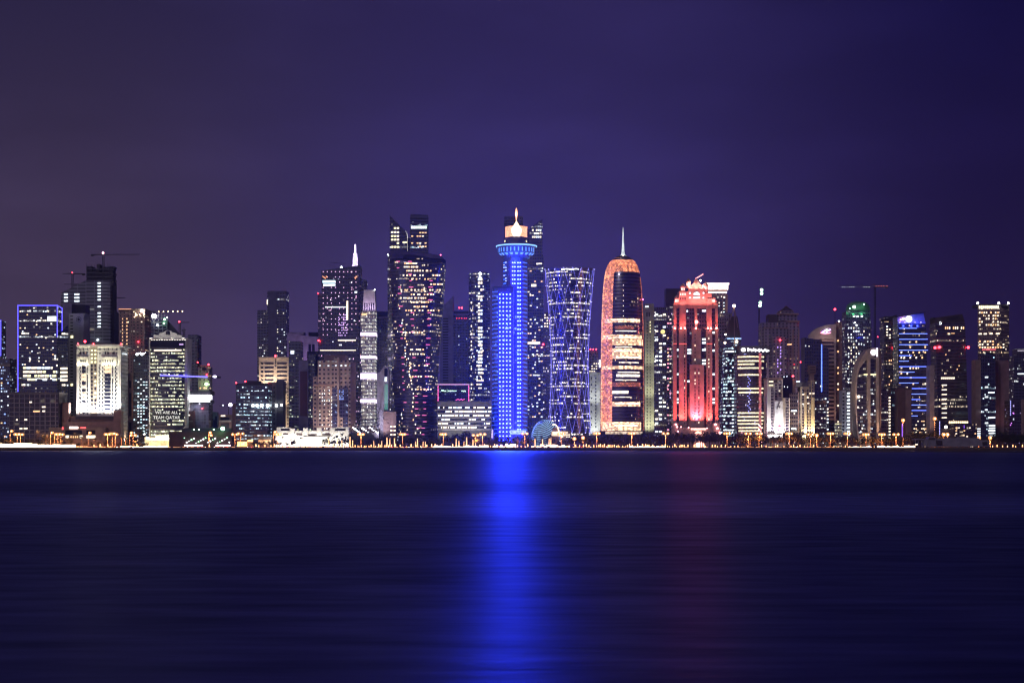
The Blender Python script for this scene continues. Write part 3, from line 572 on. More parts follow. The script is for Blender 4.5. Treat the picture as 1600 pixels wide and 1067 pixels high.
pane(LA, 565, 573, 489.5, 492.6, 2179.6, 'lit_sign'); bx('base_floors', PINKST, 560, 590, 665, 2178, 24); beacon(585.4, 452.6, 2181, .8, LWB)
for x in (570, 576, 583): spot(x, 487.5, 2174, (x, 462, 2182), (.78, .55, 1), 6500, 120)
# 25 dark block behind
root('office_tower', 'dark blue flat topped tower between the white tiered tower and the twisted tower', 'tower', 598, 2380)
bx('facade', fac('f_dkblue', (.025, .027, .06), (.02, .026, .11), 3.2, 4, .03, .0, COOL, COOL, (.2, .8)), 587.5, 610, 497, 2380, 30); bx('roof_storey', DGLASS, 588.5, 610, 486.5, 2384, 24, 495); bx('lit_cornice', pm('violet_grey_panel', (.22, .19, .3), .7), 587, 610, 494.5, 2379, 30, 497.2)
# 26 white wedge
root('office_block', 'pale wedge shaped slab with slanted top and green lit edge', 'office block', 598, 2160)
outline('facade', pm('pale_violet_render', (.4, .38, .46), .7), [(589, 699), (589, 583), (593, 582), (600.5, 571.5), (605.6, 572), (607, 576), (607, 699)], 2160, 24)
pane(DGLASS, 600.6, 605.5, 576, 588, 2159.7, 'glass_slot'); pane(em('green_slot', (.1, .5, .4), .35, uneven=.6), 600.6, 606, 600, 640, 2159.7, 'glass_slot'); bx('brick_base', PINKST, 599, 619, 643, 2152, 7); wins(609, 619, 2, 663, 682, 3, 2151.7, .8, [LN], .7, .35)
spot(592, 690, 2125, (598, 630, 2160), (.9, .8, 1), 90000, 80); pane(LW, 601, 604.6, 589, 596, 2159.6)
# site truss
root('unfinished_block', 'low site frame of slanted trusses with bright lamps, under the white tiered tower', 'building site', 570, 2140)
tr = MB()
for k in range(9):
    x = wx(551+k*5, 2140); tr.tube([(x, 2140, wz(676, 2140)), (x+3, 2140, wz(660-(k % 3)*2, 2140))], .35, 4); tr.tube([(x, 2140, wz(666, 2140)), (x+5, 2140, wz(670, 2140))], .3, 4)
tr.build('truss_frame', STEEL, R); bx('deck', CONCD, 548, 592, 676, 2138, 14); bx('canopy', CONCD, 565, 582, 655.6, 2142, 6, 657); tube('post', DKMET, [(571, 676, 2141), (571, 652, 2141)], .4)
for k in range(14): ball('work_lamp', LWB if k % 3 else WHITEB, 551+k*3, 668+(k*11 % 9), 2137.4, .5+.7*(k*7 % 4)/4)
# white pavilion
root('pavilion', 'long low dazzling white waterfront pavilion with square pylons', 'pavilion', 487, 2085)
bx('wall', WHITE, 430, 545, 673, 2085, 18)
for a, b, t in ((432, 438.6, 667.5), (453, 460, 669), (473.6, 480.5, 669), (495, 502.4, 668.5), (516, 523.5, 668.5), (540, 544.5, 666.8)): bx('pylon', WHITE, a, b, t, 2083.4, 12)
for a, b in ((439, 452.6), (522, 540)): bx('roof_panel', CONCD, a, b, 668.6, 2086.6, 8, 673.2); bx('roof_edge', WHITE, a-1, b+1, 667.4, 2086, 9, 668.8)
for a, b, t, u in ((463, 472, 677, 680), (482, 492, 679, 681), (484, 494, 686, 688), (508, 515, 677, 679.5), (442, 450, 677, 679)): bx('dark_opening', BROWN, a, b, t, 2084.7, .4, u)
for x in range(432, 546, 8): spot(x, 698, 2074, (x, 680, 2085), (1, .94, .84), 14000, 130)
bx('glazed_front', em('pavilion_glow', (1, .9, .72), 1.6, True, .6), 474, 519, 682, 2082.6, .5, 690)
root('cafe_kiosk', 'small orange lit waterfront cafe with flat roof, under the dark teal block', 'kiosk', 384, 2088)
bx('wall', STONE, 370, 396, 686, 2088, 10); bx('roof_slab', STONE, 369, 397, 682.4, 2086, 13, 684); bx('glazed_front', em('cafe_glow', (1, .62, .2), 3.2, True, .6), 371, 386, 690, 2087.4, .4, 697); bx('glazed_front', em('cafe_glow', (1, .62, .2), 3.2, True, .6), 387, 395, 687.4, 2087.4, .4, 690)
root('cafe_kiosk', 'orange lit low cafe beside the white pavilion at its left end', 'kiosk', 412, 2090)
bx('wall', STONE, 403, 424, 685, 2090, 10); bx('roof_slab', STONE, 402, 425, 682.6, 2088, 13, 684.4); bx('glazed_front', em('cafe_glow2', (1, .5, .2), 1.6, True, .6), 404, 423, 687.5, 2089.4, .4, 693)
# ------------------------------------------------------------------ centre
# 27 twin slanted tops behind
root('twin_tower', 'dark pair of towers rising behind the twisted tower, one slant topped and one flat', 'tower', 640, 2450)
f_ = fac('f_twin', (.02, .02, .05), (.01, .012, .045), 3.4, 4.6, .12, .05, NEUT, CYAN, (.3, 2), mu=.12, grp=3)
outline('slant_shaft', f_, [(609, 699), (609, 336.5), (613.5, 341.5), (634.8, 362), (636.5, 372), (636.5, 699)], 2450, 26)
outline('flat_shaft', f_, [(640.5, 699), (640.5, 341), (641.5, 334.5), (669, 336), (669, 699)], 2452, 28); bx('link_block', DGLASS, 634, 645, 372, 2456, 18, 400)
for t in (354.6, 361, 367, 372.6, 378, 384): wins(610.5, 624, 3, t, t+4, 1, 2449.6, .8, [LN, LY], .8, .7)
wins(642, 667, 7, 352.6, 358, 1, 2451.6, .95, [LW, em('window_mint', (.75, 1, .8), 1.6)], .9, .8); wins(642, 667, 6, 361, 388, 5, 2451.6, .35, [LN, LA], .7, .35); pane(LY, 629, 636, 377.4, 380, 2449.5)
for t in (341.5, 346, 350): bx('roof_rib', DKMET, 640.8, 669.2, t, 2451, 2, t+1)
# 28 twisted tower
root('twisted_tower', 'broad waisted twisting tower sparkling with gold windows and pink dashes', 'tower', 650, 2185)
f_ = fac('f_twist', (.035, .025, .045), (.012, .012, .035), 2.1, 4.15, .24, .1, (1, .72, .45), NEUT, (.3, 2.3), mu=.14, v=(.25, .78), grp=4, bandp=.55, vlo=150, vhi=40)
m = MB(); rings = []; NS = 64
def sil(py):
    pts = [(393, 607.5, 694), (405, 607.3, 697), (450, 608, 694.6), (500, 609, 691), (560, 612, 686.5), (610, 613, 683.5), (650, 614, 682.8), (699, 614, 684)]
    for (p, l, r), (q, l2, r2) in zip(pts, pts[1:]):
        if py <= q: k = max(0, (py-p)/(q-p)); return l+(l2-l)*k, r+(r2-r)*k
    return 614, 684
for k in range(41):
    py = 699-(699-400)*k/40; l, r = sil(py); tw = math.radians(20+75*k/40); ring = []
    for i in range(NS):
        a = 2*math.pi*i/NS; e = 1/(abs(math.cos(a))**3.2+abs(math.sin(a))**3.2)**(1/3.2); ring.append((e*math.cos(a+tw), e*math.sin(a+tw)))
    x0, x1 = min(p[0] for p in ring), max(p[0] for p in ring); sx = (r-l)/(x1-x0)
    rings.append([(wx(l+(p[0]-x0)*sx, 2185), 2185+p[1]*sx*.8*.82, wz(py, 2185)+(0 if k < 40 else (p[0]-x0)/(x1-x0)*-9)) for p in ring])
cym = sum(p[1] for p in rings[-1])/NS; hd_ = max(p[1] for p in rings[-1])-cym; cxm = sum(p[0] for p in rings[-1])/NS; hw_ = max(p[0] for p in rings[-1])-cxm
tilt = lambda p: 9*(p[1]-cym)/hd_-4.5*(p[0]-cxm)/hw_-3   # the roof leans back and down to the right
rings[-1] = [(p[0], p[1], wz(401, 2185)+tilt(p)) for p in rings[-1]]; m.loft(rings, cap=False); m.build('facade', f_, R, True)
cr = rings[-1]; sc_r = lambda k, dz: [(cxm+(p[0]-cxm)*k, cym+(p[1]-cym)*k, wz(401, 2185)+tilt((cxm+(p[0]-cxm)*k, cym+(p[1]-cym)*k))+dz) for p in cr]
m = MB(); m.loft([cr, sc_r(1.012, 1.2), sc_r(.97, 3.2), sc_r(.82, 2.6), sc_r(.78, .4), sc_r(.6, -.4)]); m.build('roof_rim', pm('rim_metal', (.2, .17, .32), .4, .2), R, True)
m = MB(); m.loft([sc_r(.5, .2), sc_r(.5, 1.6), sc_r(.44, 1.8)]); m.build('roof_drum', DKMET, R, True)
pr('left_shaft', fac('f_tw_side', (.02, .02, .05), (.012, .014, .05), 3, 4.3, .3, .04, NEUT, COOL, (.3, 2.2), grp=2), [(605.6, 2200, 396), (618, 2196, 394), (618, 2225, 394), (605.6, 2225, 396)])
PINKD = em('pink_dash', (1, .14, .42), 1.3); GOLD = em('gold_window', (1, .72, .42), 2.4, uneven=.6); 
def yfront(px, py):   # distance of the twisted front at a column and row
    k = min(39, max(0, (699-py)/(699-400)*40)); rg = rings[int(round(k))]; x = wx(px, 2185); best = min((p for p in rg if p[1] <= 2187), key=lambda p: abs(p[0]-x)); return best[1]
for j, t in enumerate(range(408, 690, 10)):
    for i, x in enumerate((622, 640, 675)):
        x2 = x+((t-408)*.05 if i < 2 else -(t-408)*.05)
        if RND.random() < .6: pane(PINKD, x2-3.6+RND.uniform(0, 2), x2+1.6+RND.uniform(0, 3), t, t+1.2, yfront(x2, t)-.8, 'pink_dash', .8)
for py, n, a, b in ((411.5, 9, 632, 652), (417, 8, 630, 655), (423, 10, 634, 676), (430, 7, 630, 662), (436, 4, 640, 678), (444, 6, 672, 692), (453, 12, 624, 690), (460, 8, 640, 680), (465.5, 12, 626, 666), (472, 8, 640, 672), (479, 8, 646, 668), (485, 10, 630, 688), (519.5, 9, 628, 662), (546, 6, 640, 664), (553, 6, 640, 664), (571, 5, 640, 672), (588, 8, 640, 676), (608, 6, 648, 674), (430, 4, 676, 690)):
    for k in range(n):
        x = a+(b-a)*(k+RND.random()*.8)/n
        pane(RND.choice([GOLD, LN, LA]), x-1.1, x+1.2, py-1, py+1.2, yfront(x, py)-.6, 'window', .8)
for s, (c0, c1) in enumerate((((637, 560), (652, 690)), ((630, 640), (622, 690)), ((628, 500), (640, 590)))):   # bright seams that wind down the shaft
    for k in range(20):
        f = k/19; x = c0[0]+(c1[0]-c0[0])*f+RND.uniform(-3, 3); y = c0[1]+(c1[1]-c0[1])*f
        pane(RND.choice([LN, LW, LA] if s else [GOLD, LA, LN]), x-.8, x+.9, y-1.2, y+1.4, yfront(x, y)-.6, 'window', .8)
beacon(606, 398, 2198, .8, LWB); beacon(688.5, 398.5, 2180, .8, em('pink_beacon', (1, .1, .3), 10))
# 29 slanted pale slab + blue glass
root('office_tower', 'pale slab with slanted tip and slots, joined to a dark blue glass half', 'tower', 712, 2420)
outline('slab', pm('lilac_slab', (.2, .18, .28), .7), [(684, 699), (690, 486), (693, 478), (708.3, 462.5), (708.3, 699)], 2420, 26); bx('glass_half', fac('f_sgl', (.025, .027, .07), (.016, .02, .09), 3, 4, .03, .0, COOL, COOL, (.2, 1)), 708.4, 733, 492, 2424, 30); bx('crown_storey', DGLASS, 709, 732, 486, 2427, 24, 490); bx('crown_band', pm('violet_grey_panel', (.22, .19, .3), .7), 708.4, 733.4, 490, 2423.4, 30, 492.6)
for k in range(24): pane(DGLASS, 692, 700.5, 497+k*4.2, 499+k*4.2, 2419.7, 'slot_window')
beacon(717.6, 481, 2430, 1); beacon(721.6, 481, 2430, 1.3); tube('antenna', DKMET, [(721.6, 486, 2430), (721.6, 481, 2430)], .2)
for k in range(7): beacon(713+k*2.6, 497.4, 2422.6, .28)
# 30 pink outlined low block
root('hotel_block', 'low dark glass block outlined in pink neon with lit script lettering', 'hotel', 708, 2240)
bx('facade', fac('f_pinkb', (.02, .018, .05), (.012, .012, .05), 3, 4, .12, .0, COOL, (.5, .6, 1), (.2, 1.2)), 684, 733, 601, 2240, 24); pane(em('pink_roof_tube', (.9, .45, .85), 1.3), 683.6, 733.4, 600, 601.2, 2239.6, 'roof_tube')
for k in range(13):
    for a in (684.6, 732.4): pane(PINKL, a-.6-(k % 2)*.3, a+.6, 602.5+k*2, 603.7+k*2, 2239.6, 'neon_dash')
for k in range(9): pane(PINKL, 712+k*1.6, 713.2+k*1.6, 624.5-(k % 3)*.8, 625.6-(k % 3)*.8, 2239.6, 'neon_dash')
SCR = em('script_light', (.6, 1, .75), 1.8, uneven=.4, scale=1)
for k, (x, w, y, h) in enumerate([(689.6, 1.2, 608.8, 2.2), (691, 1, 609, 2.4), (692.2, .9, 608.6, 2.6), (693.4, .8, 609.8, 1.8), (694.6, 1.2, 610, 1.8), (696, .9, 610, 1.6), (698.2, .9, 608.2, .9), (698.3, .8, 611, 1.1), (700.2, .9, 609.8, 1.9), (701.4, .8, 610, 1.5), (702.5, 1, 609.9, 1.6), (703.8, .8, 609.6, 2), (705, 1, 610, 1.6), (706.3, .8, 609.4, 2), (707.4, 1, 610, 1.6), (709, 1, 609.8, 1.5), (710.6, 1, 610, 1.7), (712.2, 1, 609.8, 1.6), (721, 1.4, 610, 1.6), (722.7, 1, 609.9, 1.9), (724, 1.2, 610, 2.3), (725.6, 1, 609.8, 1.7), (726.8, .8, 610, 2.4)]): pane(SCR, x, x+w, y, y+h, 2239.4, 'sign_letter')
# 31 car park
root('car_park', 'wide pale multistorey car park with five bright open decks', 'car park', 726, 2120)
bx('facade', pm('carpark_core', (.05, .05, .05), .8), 684, 768, 634, 2121, 34); bx('top_wall', CONC, 683, 768.4, 627, 2120, 36, 635)
for a in (686, 697, 735): bx('stair_head', CONC, a, a+10, 625.6, 2124, 8, 627.2)
for k in range(6): bx('deck_wall', CONC, 682.6, 768.6, 638.2+k*6.2, 2119.6, 36, 641.4+k*6.2); 
for k in range(6):
    x = 684.5
    while x < 766:
        w = RND.uniform(1.5, 8)
        if RND.random() < .72: pane(LW if RND.random() < .6 else LN, x, min(767.6, x+w), 635.4+k*6.2, 638+k*6.2, 2120.6, 'lit_deck')
        x += w+RND.uniform(.3, 2.6)
for x in range(690, 768, 16): spot(x, 690, 2098, (x, 655, 2120), (.95, .9, .8), 26000, 120)
# 32 tower with lit white strip
root('office_tower', 'round topped dark blue tower with a column of white windows and a roof star lamp', 'tower', 749, 2300)
f_ = fac('f_strip', (.025, .025, .06), (.014, .015, .06), 2.8, 4.3, .3, .05, NEUT, COOL, (.3, 2), grp=2)
pr('facade', f_, [(732.5, 2306, 427), (738, 2301, 427), (744, 2300, 427), (756, 2300, 427), (761, 2301, 427), (765.8, 2306, 427), (765.8, 2335, 427), (732.5, 2335, 427)])
bx('roof_drum', DKMET, 737, 762, 425.4, 2306, 24, 427.2); beacon(750.4, 427.6, 2298, 2.0, LWB)
for k in range(6): beacon(746.6+RND.uniform(0, 7), 431+RND.uniform(0, 4), 2298.6, .6, LWB)
wins(746.5, 754, 2, 434, 585, 28, 2299.5, .85, [LN, LW], .85, .6, 48); wins(735, 741, 2, 470, 640, 28, 2301, .5, [LN], .6, .5, 40, ); wins(744, 756, 4, 545, 615, 12, 2299.4, .55, [LW, LN], .7, .4, 34)

# 33 the blue tower
BW = fac('f_bluetower', (.1, .11, .3), (.05, .06, .24), 3.0, 4.9, .08, .0, (.1, .2, 1), (.3, .5, 1), (.3, 1.6), mu=.1, rough=.5, grough=.4)
root('blue_tower', 'brilliant blue tower covered in rows of light dots under a saucer and glowing crown', 'tower', 796, 2140)
pr('low_shaft', BW, [(769, 2150, 450), (772, 2143, 450), (778, 2140, 450), (802, 2140, 450), (803.5, 2142, 450), (803.5, 2170, 450), (769, 2170, 450)]); bx('low_roof', pm('blue_grey_roof', (.1, .12, .25), .6), 770.5, 803, 447.6, 2144, 22, 450.2)
m = MB(); n = 16
hp = [(wx(805+19.5*math.sin(-math.pi/2*1.0+math.pi*k/n), 2160), 2160-20*math.cos(-math.pi/2+math.pi*k/n)*.8) for k in range(n+1)]
m.prism([(x, y, wz(404, 2160)) for x, y in hp]+[(hp[-1][0], 2180, wz(404, 2160)), (hp[0][0], 2180, wz(404, 2160))], G); m.build('high_shaft', BW, R)
yb = 2160-20*.8
DOTB = em('blue_led', (.012, .02, 1), 110, True); DSH = em('blue_dash', (.03, .11, 1), 4)
dot_me = MB(); dot_me.ball((0, 0, 0), .92, 8, 4); d0 = dot_me.build('led_lamp', DOTB); DM = d0.data; bpy.data.objects.remove(d0)
spots = []
for j in range(36):
    for i in range(4): spots.append((781+i*5.4, 460+j*6.5, 2139.4))
for j in range(6):
    for x in (801, 804.4, 809.4, 813): spots.append((x, 410.5+j*6.5, yb-.8))
for j in range(42):
    if j > 5:
        for x in (809.4, 813): spots.append((x, 410.5+j*6.5, yb-.8))
RND.shuffle(spots); rest = MB()
for k, (x, y, Y) in enumerate(spots):
    if k < 100:
        o = bpy.data.objects.new('led_lamp', DM); C.objects.link(o); o.parent = R; og = R.location; o.location = (wx(x, Y)-og[0], Y-og[1], wz(y, Y)-og[2])
    else: rest.ball((wx(x, Y), Y, wz(y, Y)), .92, 8, 4)
tag(rest.build('led_lamps', DOTB, R), kind='stuff')
dl = MB()
for j in range(44):
    y = 410+j*6.5
    if y < 682:
        a = wx(817.2, 2150); dl.tube([(wx(816.8, 2148), 2146.6, wz(y, 2148)), (wx(820.5, 2150), 2149.2, wz(y+.6, 2150)), (wx(823.4, 2155), 2154, wz(y+1.4, 2155))], .3, 4)
    if y > 455 and y < 680: dl.tube([(wx(769.4, 2148), 2148.4, wz(y+1, 2148)), (wx(773, 2142), 2142.0, wz(y+.2, 2142)), (wx(777.4, 2140), 2139.6, wz(y, 2140))], .26, 4)
    if y < 445: dl.tube([(wx(786.8, 2152), 2152, wz(y+1, 2152)), (wx(790, 2148), 2148.5, wz(y, 2148))], .5, 4)
tag(dl.build('led_dashes', DSH, R), kind='stuff')
wins(786, 792, 2, 408, 445, 9, 2148.4, .5, [LW], .5, .3)
BM = pm('blue_cladding', (.18, .2, .4), .5)
SAU = lathe('saucer', BM, 807, 2160, [(404, 21), (400.6, 22), (396.5, 27), (395.6, 28.4), (388.6, 28.8), (387, 31), (384.6, 31.6), (383.4, 30), (383, 20)], 48)
SA = em('saucer_cyan', (.09, .28, 1), 1.8, True)
for k in range(13):
    a = math.radians(-168+12*13*k/13); m = MB(); r0 = 28.9*2160/F
    x, y = wx(807, 2160)+r0*math.cos(a), 2160+r0*math.sin(a); t = Vector((-math.sin(a), math.cos(a), 0))*.75; z0, z1 = wz(395.2, 2160), wz(388.8, 2160)
    m.face([(x-t.x, y-t.y, z0), (x+t.x, y+t.y, z0), (x+t.x, y+t.y, z1), (x-t.x, y-t.y, z1)]); nrm = Vector((math.cos(a), math.sin(a), 0))*.3
    m.v = [(v[0]+nrm.x, v[1]+nrm.y, v[2]) for v in m.v]; m.build('saucer_rib_light', SA, SAU)
for k in range(9):
    a = math.radians(-160+17.5*k); m = MB(); ra, rb = 27.6*2160/F, 23.6*2160/F; da = math.radians(6)
    m.face([(wx(807, 2160)+r*math.cos(a+s), 2160+r*math.sin(a+s), z) for r, s, z in ((rb, -da*.6, wz(399.8, 2160)), (rb, da*.6, wz(399.8, 2160)), (ra, da, wz(396.8, 2160)), (ra, -da, wz(396.8, 2160)))]); m.v = [(v[0]+math.cos(a)*.9, v[1]+math.sin(a)*.9, v[2]-.4) for v in m.v]; m.build('saucer_petal_light', em('petal_cyan', (.12, .32, 1), 1.5), SAU)
lathe('saucer_rim_light', em('rim_cyan', (.22, .5, 1), 1.9), 807, 2160, [(386.4, 31.9), (385, 32.3), (384.4, 31.7)], 48, parent=SAU)
lathe('drum', pm('navy_cladding', (.1, .1, .26), .5), 807, 2160, [(383.6, 19.6), (372, 18.6), (371, 15)], 36); 
for x in (789, 822.6): ball('drum_lamp', LY, x, 377, 2147, .9, None, 1.6)
lathe('crown_drum', em('crown_lattice', (1, .4, .22), 1.7, True, .7, .9), 807, 2160, [(371.4, 17), (369, 16.6), (357, 16.8), (355, 17.4), (354.6, 12)], 36)
m = MB(); n = 4; m.loft([[(wx(807, 2150)+r*math.cos(math.pi/4+math.pi/2*i)*2150/F*1.2, 2150+r*math.sin(math.pi/4+math.pi/2*i)*.9, wz(t, 2150)) for i in range(4)] for t, r in ((371.4, 5), (363, 9.4), (359, 9.4), (345.6, .3))]); m.build('crown_pyramid', em('pyramid_glow', (1, .7, .42), 3.4, True, .25), R)
lathe('flame_finial', em('flame_orange', (1, .36, .18), 2.6, True), 806.8, 2152, [(346, .6), (341, 1.0), (336, 1.9), (332, 2.0), (328, 1.2), (325, .3)], 14); ball('flame_core', em('flame_core', (1, .85, .7), 5), 806.8, 335, 2150.6, .8, None, 4)
for x in (790, 823): tube('crown_post', em('crown_post', (1, .35, .2), 1.6), [(x, 371, 2152), (x, 355, 2152)], .5, 5)
for x in (773, 780, 787, 794, 801): spot(x, 696, 2122, (x, 600, 2141), (.012, .03, 1), 26000, 90); 
for x in (805, 812, 819, 826): spot(x, 696, 2122, (x-3, 590, 2146), (.012, .03, 1), 26000, 90)
for x, y in ((775, 560), (790, 560), (806, 530), (822, 545), (775, 500), (792, 500), (806, 460), (822, 470), (800, 420), (814, 420), (790, 640), (815, 620)): spot(x, y+10, 2118, (x, y-30, 2145), (.012, .03, 1), 16000, 120)  # unseen blue wash added for the glow around the light dots
for x in (792, 807, 822): spot(x, 403, 2120, (x, 393, 2140), (.08, .2, 1), 8000, 120)
for x, y in [(a_, b_) for a_ in (781, 791.8) for b_ in range(470, 680, 30)]+[(811.2, b_) for b_ in range(415, 680, 30)]: spot(x, y, 2139 if x < 800 else 2143, (x, y+28, 1900), (.03, .075, 1), 215000, 64, .6, 2.0)  # unseen spots added to strengthen the blue reflection on the water
bx('entrance_block', pm('pale_entrance', (.4, .38, .38), .7), 756, 772, 670, 2130, 8); bx('entrance_canopy', em('ent_pink', (1, .75, .75), 1.6, True, .6), 757, 770, 671, 2129.4, .4, 684); bx('entrance_canopy', em('ent_blue', (.4, .55, 1), 1.6, True, .6), 797, 822, 672, 2128, 5, 678)
# 34 slab behind the crown
root('office_tower', 'plain dark brown violet slab rising behind the glowing crown', 'tower', 803, 2460)
bx('facade', fac('f_bslab', (.05, .04, .07), (.03, .026, .055), 3, 4.2, .02, .0, COOL, COOL, (.1, .5)), 788, 817, 338.5, 2460, 30)
for t in (349, 352, 355): bx('roof_rib', DKMET, 787.4, 817.4, t, 2459, 2, t+1)
# 35 slanted blue tower behind
root('office_tower', 'dark blue slant topped tower close behind the blue dotted tower', 'tower', 837, 2330)
f_ = fac('f_slblue', (.02, .02, .07), (.014, .02, .14), 3.2, 4.4, .12, .06, NEUT, COOL, (.3, 1.8), grp=4)
outline('facade', f_, [(822, 699), (822, 362), (826, 358), (847.5, 342.5), (847.5, 396), (849.5, 400), (849.5, 699)], 2330, 28)
wins(831, 846, 5, 357, 373, 3, 2329.6, .85, [LN, LW], .8, .5); wins(824, 848, 7, 410, 670, 48, 2329.6, .16, [LN, LA, LW], .8, .32, 60); pane(LN, 830, 838, 444, 448, 2329.5); pane(LN, 823, 844, 534, 537.6, 2329.5); pane(LN, 838, 847, 411, 413, 2329.5)
# 36 small pink-lit tower
root('apartment_tower', 'narrow dark tower with scattered lit windows beside the latticed tower', 'tower', 854, 2300)
f_ = fac('f_npink', (.04, .03, .06), (.015, .014, .05), 2.6, 4.2, .22, .06, NEUT, (.6, .6, 1), (.3, 1.8), grp=2)
bx('facade', f_, 848.5, 862, 498, 2300, 26); bx('crown', BROWN, 850.5, 861, 488, 2303, 18, 498); wins(849.5, 861, 3, 490, 512, 5, 2299.6, .7, [LN, em('pink_window', (1, .3, .4), 2)], .6, .5); beacon(848.6, 538, 2296, 1.3)
# 37 latticed tower
root('latticed_tower', 'waisted round dark tower wrapped in a violet lit diamond lattice', 'tower', 890, 2200)
prof = [(692, 33.6), (672, 33.2), (640, 31.4), (600, 30), (575, 29.4), (550, 29.6), (500, 32), (460, 35.2), (435, 37.6), (421, 38.8)]
def rad(py):
    for (p, r), (q, s) in zip(prof, prof[1:]):
        if q <= py <= p: return r+(s-r)*(p-py)/(p-q)
    return prof[-1][1]
f_ = fac('f_lattice', (.02, .02, .05), (.012, .012, .045), 2.4, 4.4, .26, .42, NEUT, (1, .95, .85), (.9, 2.8), mu=.06, v=(.3, .78), grp=9, bandp=.6)
lathe('facade', f_, 890, 2200, [(py, rad(py)*.965) for py in range(692, 420, -8)]+[(421, 37.4)], 64)
lat = MB(); NB = 17; H = 10.0
for sgn in (1, -1):
    for k in range(NB):
        pts = []
        for j in range(41):
            f = j/40; py = 676-(676-421)*f; a = 2*math.pi*(k/NB)+sgn*math.pi/NB*H*f; r = rad(py)*2200/F; pts.append((wx(890, 2200)+r*math.cos(a), 2200+r*math.sin(a), wz(py, 2200)))
        lat.tube(pts, .22, 4)
lat.build('lattice_frame', em('lattice_violet', (.22, .2, 1), 1.2, uneven=.5, scale=.12), R)
nd = MB(); k_ = 0; ND = em('lattice_node', (.42, .4, 1), 4)
for j in range(int(H)+1):
    for k in range(NB):
        f = j/H; a = 2*math.pi*(k+.5*(j % 2))/NB; py = 676-(676-421)*f; r = rad(py)*2200/F+.3
        if math.sin(a) < .1: ball('lattice_lamp', ND, 890+rad(py)*1.01*math.cos(a), py, 2200+r*math.sin(a), .5)
lathe('roof_ring', em('roof_mint', (.75, 1, .85), 2.0, False, .5), 890, 2200, [(423.4, 36.6), (420.6, 35.4), (419.6, 28)], 48); lathe('rim', pm('rim_metal', (.2, .17, .32), .4, .2), 890, 2200, [(424, 38.6), (421, 39), (420.6, 37.5)], 48)
for k in range(12): ball('roof_lamp', em('roof_white', (.95, 1, .97), 9), 878+k*2.3, 420.6+.4*math.cos(k), 2165, .6)
# dome
root('striped_dome', 'low tilted dome striped with pale blue bands beside the latticed tower base', 'dome', 852, 2090)
m = MB(); cx_, cz_, rr_ = wx(853, 2090), wz(681, 2090), 22*2090/F; n = 40
def dome_pt(a, e, r): # stripes tilt
    v = Vector((math.cos(e)*math.cos(a), math.cos(e)*math.sin(a), math.sin(e)))*r; v.rotate(Vector((0, 0, 1)).rotation_difference(Vector((-.28, -.35, .9)))); return (cx_+v.x, 2106+v.y*.8, cz_+v.z*1.15)
m.loft([[dome_pt(2*math.pi*i/n, e, rr_) for i in range(n)] for e in [math.radians(-40+k*13) for k in range(11)]]); m.build('shell', pm('dome_shell', (.03, .05, .1), .3), R, True)
for k in range(15):
    e = math.radians(-22+k*7.2); w = math.radians(1.5); m = MB()
    m.loft([[dome_pt(2*math.pi*i/n, e+w*s, rr_+.25) for i in range(n)] for s in (-1, 1)], cap=False); m.build('stripe_band', em('dome_stripe', (.42, .72, 1), .75, uneven=.4), R)
m = MB(); m.tube([(wx(866+8*math.sin(t), 2088), 2088, wz(681-18*math.cos(t), 2088)) for t in [math.radians(-20+k*14) for k in range(9)]], .8, 6); m.build('entrance_arch', em('arch_warm', (1, .75, .5), 2.2, True), R); outline('entrance_screen', PINKST, [(861, 699), (861, 676), (864, 669), (869, 667), (873, 672), (875, 699)], 2089.4, 2)
bx('foyer', em('foyer_glow', (1, .7, .45), 1.8, True, .6), 862, 884, 674, 2087, 1, 681); bx('foyer_block', STONE, 876, 892, 672.6, 2090, 8); wins(877, 891, 4, 674, 684, 3, 2089.6, .8, [LN], .7, .5)
# tiny towers between
root('apartment_tower', 'slim grey tower with three red roof beacons, left of the domed orange tower', 'tower', 929, 2420)
bx('facade', fac('f_slim', (.17, .14, .2), (.03, .03, .06), 3, 4, .2, .03, NEUT, COOL, (.3, 1.2), mu=.3, rough=.8), 919.5, 938, 577, 2420, 24); bx('upper', fac('f_slim', (.1,)*3), 921.5, 934.5, 548, 2423, 18, 577)
for x in (922.6, 927, 931.6): beacon(x, 545.6, 2422, 1.0)
wins(920, 937, 5, 566, 582, 4, 2419.6, .6, [LN], .6, .4)
root('apartment_tower', 'plain white slab with one column of dark windows, left of the domed orange tower', 'tower', 930, 2260)
bx('facade', pm('white_slab', (.5, .5, .48), .7), 921.5, 938, 583, 2260, 22); bx('parapet', WHITE, 920.8, 938.6, 581.6, 2259, 24, 583.4)
for k in range(15): pane(DGLASS, 930, 931.8, 590+k*5.4, 592.4+k*5.4, 2259.7)
for k in range(8): pane(DGLASS, 923.4, 925, 590+k*10.4, 592+k*10.4, 2259.7)
spot(929, 692, 2235, (929, 640, 2260), (.95, 1, .95), 110000, 80); spot(929, 640, 2235, (929, 600, 2260), (.95, 1, .95), 50000, 80); pane(em('script_white', (1, .95, .9), 4), 936, 938, 562, 574, 2418, 'lit_sign')
